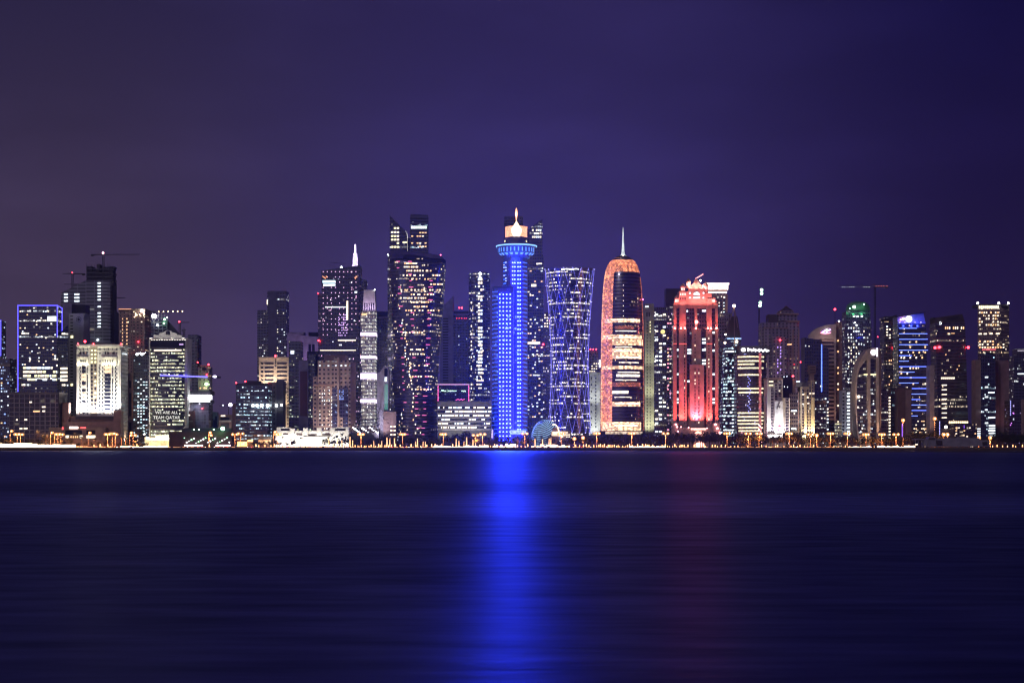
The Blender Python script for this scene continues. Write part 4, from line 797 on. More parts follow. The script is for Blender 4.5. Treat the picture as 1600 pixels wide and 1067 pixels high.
# 38 domed orange tower
root('domed_tower', 'round tower with glowing orange lattice skin, domed top and a white spire', 'tower', 973, 2160)
dp = [(694, 33.2), (660, 33.6), (600, 33.4), (540, 33), (500, 32.2), (470, 31), (450, 29.8), (435, 28.2), (425, 26.4), (416, 23.4), (410, 20), (405, 15), (401.5, 9), (400, 5.5), (399, .6)]
def drad(py):
    for (p, r), (q, s) in zip(dp, dp[1:]):
        if q <= py <= p: return r+(s-r)*(p-py)/(p-q)
    return dp[0][1]
def dshift(py): return 972.4+max(0, (500-py))*.012
f_ = fac('f_dtower', (.06, .035, .06), (.025, .016, .05), 1.9, 4.3, .05, .04, NEUT, WARM, (.2, 1.4), mu=.1, grp=10, bandp=.5)
def dpatch(name, mat, t, u, a0, a1, off, n=20):
    steps = max(2, int((u-t)/6)+1); prof_ = [(u-(u-t)*k/steps, drad(u-(u-t)*k/steps)+off) for k in range(steps+1)]
    return lathe(name, mat, 972.6, 2160, prof_, n, math.radians(a0), math.radians(a1))
lathe('glass_shaft', f_, 972.6, 2160, [(py, drad(py)) for py in (694, 660, 620, 580, 540, 500, 470, 450, 435, 425, 416, 410, 405, 401.5, 400, 399)], 64)
def lattice_mat(name, col, s, cell=2.4, dark=.25):
    m, t, b = newmat(name); uv = t.sep(t.node('ShaderNodeUVMap').outputs[0]); a = t.m('DIVIDE', uv[0], cell); c = t.m('DIVIDE', uv[1], cell*1.6)
    d1 = t.m('ABSOLUTE', t.m('SUBTRACT', t.m('FRACT', t.m('ADD', a, c)), .5)); d2 = t.m('ABSOLUTE', t.m('SUBTRACT', t.m('FRACT', t.m('SUBTRACT', a, c)), .5))
    pn = t.white('3D', t.xyz(t.m('FLOOR', t.m('DIVIDE', uv[0], 2.6)), t.m('FLOOR', t.m('DIVIDE', uv[1], 1.43)), len(MATS)+.5))
    hole = t.m('MULTIPLY', t.m('LESS_THAN', d1, .36), t.m('LESS_THAN', d2, .36)); n = t.node('ShaderNodeTexNoise'); n.inputs['Scale'].default_value = .12; n.inputs['Detail'].default_value = 4; t.put(n.inputs['Vector'], t.xyz(uv[0], t.m('MULTIPLY', uv[1], 2.0)))
    fl = t.white('1D', t.m('FLOOR', t.m('DIVIDE', uv[1], 4.3)))
    st = t.m('MULTIPLY', t.m('MULTIPLY', t.m('MULTIPLY_ADD', hole, 1-dark, dark), t.m('MULTIPLY_ADD', t.m('POWER', pn, 2.5), 1.9, .45)), t.m('MULTIPLY', t.m('MULTIPLY_ADD', n.outputs[0], .6, .7), t.m('MULTIPLY_ADD', fl, .5, .75)))
    b.inputs['Base Color'].default_value = (.3, .22, .16, 1); b.inputs['Emission Color'].default_value = (*col, 1); t.put(b.inputs['Emission Strength'], t.m('MULTIPLY', st, s)); m.cycles.emission_sampling = 'NONE'; return m
ORL = lattice_mat('orange_lattice', (1, .3, .13), 1.35); ORD = lattice_mat('orange_lattice_dim', (1, .24, .12), .55); ORB = lattice_mat('orange_band_glow', (1, .6, .34), 2.0, 2.0, .4)
dpatch('lit_lattice', ORL, 418, 692, -183, -122, .35); dpatch('lit_lattice', lattice_mat('orange_lattice_hot', (1, .4, .18), 1.7), 420, 692, -186, -163, .5); dpatch('lit_lattice', ORD, 434, 692, -22, 6, .35, 8); dpatch('lit_dome', ORL, 404, 427, -186, 6, .3, 40)
WB = em('band_white', (1, .86, .68), 1.9, uneven=.6, scale=.25)
for t, u, a0, a1, M_ in ((500, 506, -150, -38, ORB), (511.5, 516, -115, -62, ORD), (525, 531, -180, -28, ORB), (531.5, 541, -122, -24, ORB), (546, 562, -122, -30, ORB), (573, 578, -180, -20, ORB), (586, 590, -110, -40, WB), (598.5, 605, -122, -38, ORD), (611.4, 616, -122, -78, WB), (628.5, 635.5, -122, -40, ORB), (659.5, 673, -180, -36, ORB)):
    dpatch('lit_floor_band', M_, t, u, a0, a1, .5, 24)
for t in (501, 528, 549, 559, 630, 664): dpatch('lit_floor_band', WB, t, t+2, -118+RND.uniform(0, 8), -50+RND.uniform(-8, 12), .8, 14)
for t in (518.5, 543, 567, 582, 594, 620.5): dpatch('lit_floor_band', WB, t, t+1.6, -120+RND.uniform(0, 20), -85+RND.uniform(0, 50), .5, 12)
for t in range(445, 660, 8): pane(LN, 973.4, 974.6, t, t+1.4, 2160-30*2160/F-1.6)
lathe('spire', em('spire_white', (.9, 1, .98), .9, False, .3), 973.5, 2160, [(400, 6.5), (398.6, 3.2), (394, 2.2), (380, 1.5), (366, .9), (355, .25)], 12); lathe('dome_cap', BROWN, 973, 2160, [(405, 15.2), (402, 10.4), (400, 6.6), (399, 1)], 32)
ball('finial', em('finial', (1, .8, .6), 5), 973.6, 399, 2140, .8); beacon(1004.6, 468, 2150, .9, em('pink_beacon', (1, .1, .3), 10))
bx('podium', BROWN, 938, 1008, 673, 2118, 14, None); bx('lobby_glow', em('lobby_dim', (1, .75, .5), .9, True, .8), 946, 1004, 674, 2117.4, .4, 678)
# ------------------------------------------------------------------ right side
# 39 cream strip + dark half
root('office_tower', 'tower with a tall cream lit slab beside a dark lit-window half and yellow disc sign', 'tower', 1024, 2230)
bx('facade', pm('cream_slab', (.55, .54, .44), .7), 1007.5, 1022, 474, 2230, 30); bx('glass_half', fac('f_creamglass', (.03, .03, .05), (.012, .014, .03), 3.6, 4.6, .35, .1, COOL, NEUT, (.3, 2.2), grp=3), 1022.1, 1042, 480, 2234, 28)
for k in range(36): pane(DGLASS, 1010.5, 1011.9, 502+k*5, 504.4+k*5, 2229.7); pane(DGLASS if k > 3 else LY, 1015.4, 1016.4, 502+k*5, 504.4+k*5, 2229.7)
for x in (1010, 1013.4): pane(DGLASS, x, x+1.8, 488, 495, 2229.7)
pane(LW, 1008, 1013.5, 478, 480, 2229.6); m = MB(); c_ = (wx(1036, 2230), wz(518, 2230)); m.tube([(c_[0], 2233.8, c_[1]), (c_[0], 2232.8, c_[1])], 2.9, 20); m.build('disc_sign', em('disc_yellow', (1, .8, .28), 1.3), R)
wins(1023, 1041, 3, 488, 684, 30, 2233.7, .4, [LW, LN, LW], .75, .42, 70)
for y, w_ in ((692, 130000), (640, 60000), (590, 40000)): spot(1014, y, 2200, (1014, y-50, 2230), (1, 1, .66), w_, 60)
# 40 dark residential
root('apartment_tower', 'dark flat topped tower half hidden behind the red floodlit tower on its left', 'tower', 1050, 2330)
bx('facade', fac('f_darkres', (.04, .03, .06), (.015, .013, .03), 3.0, 4.4, .3, .04, NEUT, (.9, .6, 1), (.2, 1.8), grp=2), 1041, 1064, 478, 2330, 28); bx('cap', DKMET, 1040.6, 1066, 451, 2334, 24, 478)
wins(1042, 1053, 3, 485, 680, 34, 2329.6, .35, [LN, em('pink_window', (1, .3, .4), 2), LA], .7, .35, 60)
# 41 bright topped tower behind
root('hotel_tower', 'dark columned tower with a dazzling white cornice behind the red floodlit tower', 'tower', 1122, 2380)
f_ = fac('f_whitecap', (.12, .08, .1), (.02, .016, .03), 4.5, 4.5, .3, .02, NEUT, COOL, (.4, 2.4), mu=.26, rough=.8)
bx('facade', f_, 1104, 1134, 458, 2380, 34); bx('cornice', em('cornice_glow', (1, .72, .64), 2.6, False, .25, .2), 1101.5, 1139.5, 442, 2373, 46, 444.6); bx('crown_storey', em('crown_glow', (1, .8, .72), 1.9, False, .5, .25), 1103.5, 1138, 444.8, 2375, 42, 452.5); bx('cornice', em('cornice_glow', (1, .72, .64), 2.6, False, .25, .2), 1104.5, 1136, 455.5, 2377, 38, 457.4); bx('frieze', PINKST, 1105, 1136, 452.6, 2378, 36, 455.4)
bx('corner_column', PINKST, 1134.2, 1137, 460, 2379, 6, 490); wins(1118, 1133, 4, 461, 490, 6, 2379.6, .5, [LN, LW], .45, .35)
spot(1135.5, 492, 2372, (1135.5, 465, 2380), (1, .6, .5), 6000, 60)
# 42 red tower
root('red_tower', 'salmon red floodlit tower of stepped piers with domed turrets and a slanted mast', 'tower', 1087, 2150)
RS = pm('red_stone', (.42, .3, .25), .75); f_ = fac('f_redglass', (.012, .009, .012), (.008, .006, .012), 4.2, 4.9, .06, .04, NEUT, COOL, (.5, 2.4), grp=2)
def rwin(x, t0, t1, st, lit=.12, w=1.3):
    t = t0
    while t < t1: pane(LN if RND.random() < lit else DGLASS, x-w/2, x+w/2, t, t+2.6, YR-.3); t += st
Y0 = 2150
bx('facade', f_, 1054, 1122.4, 480, Y0+6, 34); bx('core', RS, 1062, 1114, 462, Y0+9, 26, 480.2)
for a, b, t, dy in ((1051.6, 1057.4, 514.5, 0), (1061, 1073, 514.5, -2), (1082, 1095.4, 514.5, -5), (1103.8, 1113, 514.5, -2), (1117.6, 1122.6, 514.5, 0)): bx('pier', RS, a, b, t, Y0+dy, 7-dy); bx('pier_cap', RS, a-.8, b+.8, t-1, Y0+dy-.8, 8-dy, t+.6)
for a, b, t, dy in ((1052.4, 1057, 474, 2), (1062, 1072, 471, 1), (1085.6, 1089.6, 480, 1), (1104.4, 1112.4, 466, 1), (1117.6, 1121.6, 474, 2)): bx('upper_pier', RS, a, b, t, Y0+dy, 6-dy, 513.4)
bx('low_pier', RS, 1078, 1100, 569.6, Y0-7, 4); bx('spandrel', RS, 1073.2, 1081.8, 620, Y0+2, 4); bx('spandrel', RS, 1095.6, 1103.6, 620, Y0+2, 4)
bx('crown_block', RS, 1061, 1076, 455, Y0+2, 22, 481); bx('crown_block', RS, 1075.6, 1101.4, 450, Y0+1, 26, 481); bx('crown_block', RS, 1101.6, 1112, 458, Y0+2, 22, 481); bx('crown_block', RS, 1053, 1061, 470, Y0+3, 12, 481); bx('crown_block', RS, 1112, 1120, 470, Y0+3, 12, 481)
for x, t, b, w in ((1057.4, 462, 474, 3.8), (1067, 443.6, 456, 4.2), (1075.4, 436, 451, 3.8), (1102.6, 442, 458, 3.8), (1114.6, 462, 474, 3.8)):
    m = MB(); n = 12; Yt = Y0+5
    m.loft([[(wx(x, Yt)+r*w*Yt/F*math.cos(2*math.pi*i/n), Yt+r*w*Yt/F*math.sin(2*math.pi*i/n), wz(y, Yt)) for i in range(n)] for y, r in ((b, 1), (t+5, 1), (t+4.8, 1.15), (t+3.8, 1.15), (t+3.6, .95), (t+2, .8), (t+.6, .45), (t-1.4, .05))]); m.build('turret', RS, R, True)
    for k in (-1, 0, 1): pane(em('turret_pink', (1, .7, .62), 2.2), x+k*2-.5, x+k*2+.5, t+6, t+b*0+10, Yt-w*.806+(.5 if k else 0)-.3, 'turret_window')
outline('roof_gable', RS, [(1080, 450), (1080, 446), (1083, 443), (1088, 437.5), (1093, 443), (1097, 446), (1097, 450)], Y0+8, 6); outline('gable_hatch', BROWN, [(1083.4, 440), (1088, 434.5), (1092, 439.5), (1088, 443.6)], Y0+7, 1)
tube('slanted_mast', em('mast_pink', (1, .3, .32), 2.2), [(1086.6, 435.6, Y0+8), (1098.8, 428.4, Y0+8)], .7, 6); ball('mast_lamp', WHITEB, 1094.5, 438.5, Y0+6, 1.2)
outline('arch_window', LW, [(1083.6, 461), (1083.6, 459), (1085, 457), (1088.4, 455.8), (1092, 457), (1093.4, 459), (1093.4, 461)], Y0+.4, .5); pane(LW, 1083.6, 1093.6, 463.4, 466.4, Y0+.6, 'arch_window')
for x in (1078, 1099.2):
    for y in (458, 465): m = MB(); m.tube([(wx(x, Y0), Y0+1.2, wz(y, Y0)), (wx(x, Y0), Y0+.4, wz(y, Y0))], 1.3, 12); m.build('round_window', LW, R)
for x in (1063.6, 1067, 1070.4):
    for y in (459.6, 466.8): pane(em('turret_pink', (1, .7, .62), 2.2) if y < 463 else DGLASS, x-.8, x+.8, y-1.6, y+1.6, Y0+1.6)
YR = Y0-2.0
rwin(1069.8, 522, 660, 5.5, .15); rwin(1107.6, 522, 660, 5.5, .15); YR = Y0-7; rwin(1086, 576, 660, 5.5, .2); rwin(1092, 576, 660, 5.5, .15); YR = Y0-5; rwin(1086, 522, 568, 5.5, .2); YR = Y0; rwin(1054.6, 522, 540, 5.5, 0)
for a, b, ts in ((1074, 1080, (545, 550, 594)), (1097, 1103, (484, 528.6, 534, 545, 561.5, 566.5)), (1057.6, 1061, (545, 583, 611, 622, 627)), (1113.2, 1117.4, (518, 546, 583, 605.5, 622, 627.4)), (1072.6, 1075, (484.5,))):
    for t in ts: pane(LW, a, b, t, t+3.2, Y0+5.6)
for a, b in ((1051.4, 1057.6), (1061, 1073), (1104, 1113)): pane(em('red_strip', (1, .12, .1), 1.4), a, b, 536.6, 537.6, Y0-2.6, 'red_string_course')
bx('podium', RS, 1050, 1125, 668, Y0-14, 8); bx('podium_wing', RS, 1051, 1060, 661, Y0-15, 8); bx('podium_wing', RS, 1114, 1125, 661, Y0-15, 8)
bx('entrance_canopy', em('red_canopy', (1, .45, .36), 4, True, .4), 1080, 1103, 669, Y0-17, 3, 671.5); outline('entrance_arch', em('red_entrance', (1, .4, .3), 5, True), [(1086, 699), (1086, 676), (1090, 673.5), (1096, 673.5), (1100, 677), (1100, 699)], Y0-15, .6)
for x, y, s in ((1056, 663, 1.6), (1058, 667, 1.4), (1064, 667, 1.1), (1076, 668, 1.2), (1104.6, 669, 1), (1118, 663, 2.0), (1121, 669, 1.8), (1125, 676, 2.2), (1119, 676, 1.2), (1059, 674, 1.4)): ball('forecourt_lamp', em('forecourt_pink', (1, .4, .45), 9), x, y, Y0-17, s*.7)
RC = (1, .11, .1); RP = (1, .25, .3)
for x, w_ in ((1054, 1), (1064, 1.2), (1070, 1.2), (1083, 1.3), (1088.5, 1.5), (1095, 1.3), (1105, 1.2), (1111, 1.2), (1120, 1)):
    dy = {1054: 0, 1120: 0}.get(x, -2 if x not in (1083, 1088.5, 1095) else -7); spot(x, 664, Y0+dy-7, (x, 630, Y0+dy), RC if x != 1088.5 else (1, .3, .6), 85000*w_, 75); spot(x, 660, Y0-26, (x, 560, Y0), RC, 30000, 50)
for x, dy in ((1054.4, -1), (1064, -3), (1070, -3), (1087.6, -6), (1106, -3), (1111, -3), (1119.6, -1)): spot(x, 513, Y0+dy-1.4, (x, 490, Y0+2), RC, 42000, 110); ball('ledge_lamp', em('ledge_pink', (1, .22, .2), 45, True), x, 512.6, Y0+dy-1, .9)
for x in (1056, 1066, 1088, 1108, 1119): spot(x, 511, Y0-12, (x, 540, 1900), (1, .1, .12), 22000, 64, .6, 2.0); spot(x, 655, Y0-18, (x, 668, 1900), (1, .1, .12), 22000, 64, .6, 2.0)  # unseen outward spots added to redden the reflection on the water
ball('pier_lamp', em('ledge_pink', (1, .22, .2), 45, True), 1088.4, 503, Y0-1, 1.7)
for x in (1057, 1067, 1079, 1088, 1098, 1106, 1115): spot(x, 478, Y0-8, (x, 455, Y0+4), (1, .2, .17), 20000, 110)
for x in (1080, 1088, 1096): spot(x, 449, Y0-3, (x, 441, Y0+8), (1, .4, .32), 20000, 120)
# 43 brown block between
root('apartment_tower', 'dim brown gridded tower between the red floodlit tower and the cone roofed tower', 'tower', 1131, 2300)
bx('facade', fac('f_brownres', (.14, .1, .12), (.03, .02, .03), 4, 4.6, .03, .0, NEUT, NEUT, (.2, 1), mu=.22, rough=.8), 1121, 1143, 489, 2300, 26)
# 44 cone roofed tower
root('cone_roofed_tower', 'blue glass tower with dark cone roof, leaning props and a bright lamp on top', 'tower', 1141, 2230)
f_ = fac('f_cone', (.03, .035, .06), (.014, .02, .05), 2.4, 4.4, .42, .12, CYAN, COOL, (.3, 2.2), mu=.08, grp=4)
lean('facade', f_, (1134.5, 1158, 529), (1125.5, 1152, None), 2230, 28); lean('roof', BROWN, (1142, 1152, 494), (1133, 1157.5, 528.8), 2234, 18); bx('roof_ledge', em('blue_ledge', (.35, .6, 1), 1.4, uneven=.5), 1136, 1158.4, 528, 2229, 26, 530)
for p, q in (((1147, 478.5), (1141, 500)), ((1147, 478.5), (1149.6, 690)), ((1147, 478.5), (1152.6, 512))): tube('prop', PINKST, [(*p, 2228), (*q, 2226)], .55, 6)
ball('roof_lamp', em('cone_lamp', (1, .8, .6), 12), 1147, 478, 2227, 2.0); ball('wall_lamp', em('cone_lamp', (1, .8, .6), 12), 1132.8, 535.4, 2226, 1.5); ball('wall_lamp', em('cone_lamp', (1, .8, .6), 12), 1151, 533.6, 2226, 1.7); ball('wall_lamp', em('cone_lamp', (1, .8, .6), 12), 1133.8, 522.6, 2226, 1.2)
pane(LW, 1133, 1149, 548, 550.4, 2229.4, 'lit_floor'); wins(1130, 1150, 6, 560, 680, 22, 2229.4, .4, [LW, em('window_cyan', (.6, .9, 1), 1.6, uneven=.4)], .8, .4, 60)
# 45 banded block
root('office_tower', 'barrel fronted block with bright yellow floor bands and white roof lettering', 'tower', 1175, 2150)
f_ = fac('f_banded', (.05, .04, .05), (.02, .016, .03), 2.6, 4.3, .15, .0, NEUT, (.3, .35, 1), (.2, 1.6), grp=3)
m = MB(); ar = [(wx(1152+46*k/10, 2150), 2154-9*math.sin(math.pi*k/10)) for k in range(11)]
m.prism([(x, y, wz(553, 2150)) for x, y in ar]+[(ar[-1][0], 2180, wz(553, 2150)), (ar[0][0], 2180, wz(553, 2150))], G); m.build('facade', f_, R)
def bandstrip(name, mat, a, b, t, u, off=.5, n=8):
    m = MB(); p = [(wx(x, 2150), 2154-9*math.sin(math.pi*(x-1152)/46)-off) for x in [a+(b-a)*k/n for k in range(n+1)]]
    m.loft([[(x, y, wz(u, 2150)) for x, y in p], [(x, y, wz(t, 2150)) for x, y in p]], cap=False, closed=False, upos=[x for x, _ in p]); return m.build(name, mat, R)
YB = em('yellow_floor', (1, .84, .5), 1.7, uneven=.5, scale=.5)
for t, a, b in ((556.5, 1153, 1194), (563, 1153, 1194), (568, 1153, 1178), (574, 1153, 1193), (584.6, 1154, 1190), (606, 1153, 1193), (612, 1154, 1192), (644, 1153, 1197), (650, 1153, 1193), (655.6, 1153, 1193), (661, 1153, 1192), (667, 1154, 1192), (672, 1154, 1190)): bandstrip('lit_floor_band', YB, a, b, t, t+2.3)
bx('roof_slab', CONCD, 1154, 1203, 540.6, 2156, 24, 553); SIGNW = em('roof_letters', (1, .96, 1), 3.2, uneven=.4, scale=.8)
ball('roof_emblem', SIGNW, 1161.6, 546.5, 2149, 3.2, None, .8)
for k in range(12): x = 1168+k*2.9; pane(SIGNW, x, x+1.9, 543.6+(k % 3)*.8+k*.15, 549-(k % 2)*1.2+k*.12, 2148, 'roof_letter')
bandstrip('red_fin', em('red_fin', (1, .2, .2), .5, uneven=.7), 1185, 1189.4, 552, 690, .8, 2)
for k in range(20): pane(em('blue_dot', (.3, .3, 1), 3), 1168+(k*7 % 5), 1169+(k*7 % 5), 588+k*3, 589.2+k*3, 2143.8, 'facade_light')
for k in range(12): ball('base_lamp', em('forecourt_pink', (1, .6, .75), 8) if k % 3 else WHITEB, 1186+(k % 3)*2, 664+k*2.4, 2138, .6)
bx('grey_annexe', CONCD, 1197, 1204, 610, 2160, 14); wins(1194, 1198, 1, 565, 660, 18, 2155, .5, [LN], .7, .3)
# 46 green-lit crane
root('crane', 'tall thin crane mast with four green lamps, above the block with yellow bands', 'crane', 1187, 2500)
tube('mast', DKMET, [(1186, 699, 2500), (1186, 482, 2500)], 1.2, 4); tube('upper_mast', DKMET, [(1186, 484, 2500), (1189, 450, 2500)], .5, 4)
for x, y in ((1190, 453), (1190, 458.6), (1188, 473), (1187.4, 477.6)): ball('green_lamp', em('green_crane', (.5, 1, .65), 8), x, y, 2498, 2.2)
# 47 dim classical twin
root('classical_tower', 'dim mauve classical tower with a pyramid roofed lantern top', 'tower', 1221, 2400)
f_ = fac('f_mauve', (.2, .15, .2), (.05, .04, .07), 5.2, 4.4, .06, .02, NEUT, WARM, (.2, 1.2), mu=.28, v=(.15, .8), rough=.8)
bx('facade', f_, 1215, 1249, 503, 2400, 36); bx('left_wing', f_, 1194, 1230, 513, 2394, 30); bx('left_wing_top', f_, 1189.6, 1216, 504, 2404, 26); bx('left_roof', BROWN, 1200, 1216, 491.4, 2408, 20, 504); bx('cornice', PINKST, 1228, 1250, 500.8, 2398, 40, 503.4); bx('lantern', f_, 1217, 1246, 491.6, 2402, 30, 501); bx('cornice', PINKST, 1214.6, 1248, 489.4, 2399.6, 36, 491.8); bx('cornice', PINKST, 1219, 1240, 485.4, 2402, 28, 487); bx('upper_lantern', f_, 1220, 1239, 486.8, 2403, 26, 489.6)
m = MB(); a, b = wx(1221, 2404), wx(1239, 2404); zz = wz(485.5, 2404); ap = ((a+b)/2, 2416, wz(476.5, 2404)); bs = [(a, 2404, zz), (b, 2404, zz), (b, 2428, zz), (a, 2428, zz)]
for i in range(4): m.face([bs[i], bs[(i+1) % 4], ap])
m.build('pyramid_roof', BROWN, R); tube('antenna', DKMET, [(1231, 478, 2416), (1231, 466, 2416)], .25, 4)
bx('cornice', PINKST, 1193.6, 1231, 511.6, 2393, 6, 513.6); bx('corner_pier', PINKST, 1238, 1240, 514, 2399, 3); bx('corner_pier', PINKST, 1247, 1249.4, 514, 2399, 3); bx('lower_wing', f_, 1207, 1229, 526, 2380, 14); beacon(1219, 531.4, 2378, 1.3); beacon(1251.6, 565.6, 2370, 1.3)
wins(1213, 1222, 2, 540, 600, 12, 2379.6, .4, [em('violet_dot', (.5, .3, 1), 1.6)], .35, .5); pane(LA, 1230, 1237, 537, 539, 2399.4)
spot(1225, 660, 2330, (1228, 560, 2400), (.9, .6, .8), 110000, 70)
# 48 arched white block
root('arched_block', 'white floodlit block with stepped round arches and a tall lit banner', 'building', 1211, 2110)
AS = pm('white_arch_stone', (.56, .5, .47), .7)
bx('facade', AS, 1198.5, 1223, 592.5, 2112, 26); bx('cap', PINKST, 1198, 1222, 590.4, 2111, 28, 593); bx('dark_attic', BROWN, 1201, 1215, 593.6, 2111.6, 2, 598); pane(LY, 1201.4, 1208, 601, 602.6, 2111.6); pane(LN, 1201.4, 1208.4, 595, 597, 2111.2)
def arch(name, mat, a, b, t, u, Y):
    c, r = (a+b)/2, (b-a)/2; return outline(name, mat, [(a, u), (a, t+r)]+[(c-r*math.cos(math.pi*k/8), t+r-r*math.sin(math.pi*k/8)) for k in range(1, 8)]+[(b, t+r), (b, u)], Y, .4)
AG = fac('f_arch', (.3, .26, .24), (.02, .016, .03), 2.2, 3.6, .15, .05, NEUT, COOL, (.4, 2), mu=.06, v=(.2, .9))
for a, b, t, u in ((1204.8, 1208.6, 606, 675), (1211, 1214.6, 600, 625), (1216.6, 1221, 594, 619)): arch('arched_window', AG, a, b, t, u, 2111.5)
bx('side_wing', AS, 1223.2, 1234, 621.5, 2114, 22); bx('glass_strip', AG, 1227.6, 1232.6, 623, 2113.6, .3); bx('banner', pm('banner_white', (.75, .75, .75), .8), 1211, 1223.4, 626.5, 2109, .4, 676); bx('banner_frame', AS, 1210, 1224.4, 624.6, 2109.6, 1.6, 677)
RL = pm('banner_red', (.6, .02, .08), .7)
for t in (664.4, 671.6):
    for k in range(6): x = 1212+k*1.8; bx('banner_letter', RL, x, x+1.3, t-(k*3 % 2)*.5, 2108.7, .2, t+2.6)
m = MB(); c_ = (wx(1216.4, 2109), wz(634, 2109))
m.tube([(c_[0]-2, 2108.8, c_[1]-4), (c_[0]-.4, 2108.8, c_[1]+1), (c_[0]+1.6, 2108.8, c_[1]+4)], .5, 5); m.tube([(c_[0]-1, 2108.8, c_[1]), (c_[0]+1.8, 2108.8, c_[1]-2.4)], .4, 5); m.build('banner_figure', CONCD, R)
for x in (1201, 1206, 1213, 1217, 1221, 1228): spot(x, 685, 2100, (x, 650, 2111), (1, .95, 1), 34000, 120)
bx('entrance', em('arch_entrance', (1, .9, .85), 2.2, True, .5), 1200, 1225, 679, 2106, 1, 685)
root('office_block', 'dark recessed block linking the white and the golden arched blocks', 'building', 1242, 2122)
bx('facade', fac('f_link', (.08, .06, .07), (.02, .018, .03), 3, 5, .16, .05, COOL, NEUT, (.4, 2.2), grp=2), 1234.2, 1251, 614, 2122, 20); bx('tower_part', DGLASS, 1224, 1238.4, 586, 2128, 16, None); bx('pink_pier', PINKST, 1238.5, 1243, 592, 2126, 8); bx('pink_pier', PINKST, 1247, 1248.4, 612, 2121, 4); beacon(1239, 587.6, 2124, 1.3)
for x, y in ((1225, 588.6), (1229.6, 588), (1225.6, 604), (1230.4, 604.6)): pane(LW, x-.6, x+.6, y-1, y+1, 2127.6)
pane(LW, 1244, 1250, 595, 597, 2121); pane(LW, 1236, 1245, 640.6, 643, 2121.6); pane(LW, 1236, 1244, 668, 671, 2121.6)
root('arched_block', 'golden floodlit block with stepped round arches, twin of the white arched block', 'building', 1262, 2110)
GS = pm('golden_arch_stone', (.5, .42, .3), .7)
bx('facade', GS, 1252.5, 1267.4, 604, 2112, 26); bx('facade_high', GS, 1267.4, 1272.6, 594, 2112.2, 26); bx('facade_mid', GS, 1264.2, 1267.6, 600, 2111.8, 20, 604); bx('roof_block', CONC, 1244, 1266, 597, 2118, 16, 604)
for a, b, t, u in ((1253.2, 1256, 608, 683), (1261, 1263.4, 607, 683), (1264.6, 1267, 602, 683), (1268.6, 1271, 597, 620)): arch('arched_window', AG, a, b, t, u, 2111.4)
bx('buttress', GS, 1270.2, 1272.8, 621, 2109.4, 3); bx('buttress', GS, 1257, 1260.4, 612, 2109.6, 2.4)
for x, y in ((1255, 616), (1262, 621), (1266, 614.6), (1271, 614.6), (1254.6, 631), (1263, 630)): pane(LN, x-1.6, x+1.6, y-.9, y+.9, 2110.9)
for x in (1254, 1258.6, 1263, 1267, 1271.6): spot(x, 686, 2100, (x, 650, 2111), (1, .78, .45), 36000, 120)
bx('entrance', em('gold_entrance', (1, .75, .35), 3, True, .5), 1253, 1274, 680, 2106, 1, 686)
# 49 quarter round fin
root('finned_tower', 'striped tower under a pale quarter round fin with a violet swoosh emblem', 'tower', 1288, 2260)
FIN = pm('fin_render', (.5, .4, .36), .7); pts = [(1263.4, 529.6)]+[(1304-40.6*math.cos(math.radians(a)), 530-23.2*math.sin(math.radians(a))) for a in range(6, 91, 7)]+[(1304, 529.6)]
outline('fin', FIN, pts, 2258, 10); bx('fin_post', FIN, 1303.6, 1306.6, 506.4, 2257.4, 10, None); tube('antenna', DKMET, [(1304.6, 507, 2260), (1304.6, 484, 2260)], .4, 5); beacon(1304.6, 483.4, 2260, 1.5); beacon(1310.8, 502, 2262, 1.1, LWB)
sb = fac('f_stripe', (.42, .28, .25), (.03, .015, .02), 60, 5.2, .0, .0, mu=.001, v=(.42, .96), rough=.8); bx('facade', sb, 1284, 1307, 530, 2260, 28); bx('side_shaft', PINKST, 1307.2, 1316, 503, 2270, 18)
SW = em('swoosh_violet', (.55, .35, 1), 4); m = MB(); c_ = (wx(1290.5, 2258), wz(518, 2258)); m.tube([(c_[0]-5, 2257.6, c_[1]-1.2), (c_[0]-1, 2257.6, c_[1]+1.4), (c_[0]+2, 2257.6, c_[1]+.8), (c_[0]+6, 2257.6, c_[1]+2.6)], 1.1, 6); m.build('swoosh_emblem', SW, R)
m = MB(); m.tube([(c_[0]-7, 2257.6, c_[1]-1.6), (c_[0]-1, 2257.6, c_[1]-2.6), (c_[0]+6, 2257.6, c_[1]-1.6)], .7, 6); m.build('swoosh_underline', em('swoosh_pink', (1, .3, .5), 3), R); ball('emblem_spot', LWB, 1292, 516.4, 2257, 1.5)
for x in (1285, 1298): spot(x, 538, 2246, (x, 518, 2258), (1, .72, .6), 3000, 120)
spot(1302, 690, 2225, (1301, 600, 2260), (1, .6, .5), 60000, 60); wins(1308, 1311, 1, 528, 680, 18, 2269.6, .5, [LN, LA], .8, .3)
root('office_tower', 'dark navy glass block with sloping roofline and one blue light line, below the round fin', 'tower', 1276, 2200)
f_ = fac('f_navy', (.02, .022, .05), (.014, .022, .1), 3, 4.3, .25, .0, COOL, NEUT, (.3, 2), grp=3, vlo=50, vhi=100)
outline('facade', f_, [(1257, 699), (1257, 527), (1280, 531.6), (1280, 699)], 2200, 26); outline('facade_wing', f_, [(1280.2, 699), (1280.2, 534), (1295, 546), (1295, 699)], 2203, 20)
pane(em('blue_line', (.1, .2, 1), 2.2, uneven=.5), 1283, 1284.6, 538, 612, 2202.5, 'blue_line'); wins(1275, 1295, 6, 620, 684, 12, 2199.6, .4, [LW, LN], .7, .4, 30)
bx('louvre_box', PINKST, 1263.6, 1274.6, 570.6, 2190, 9, 584); [bx('louvre', BROWN, 1266, 1273.6, t, 2189.7, .4, t+1.8) for t in (573, 577, 581)]; bx('box_stem', PINKST, 1265, 1272, 584, 2192, 7, 699)
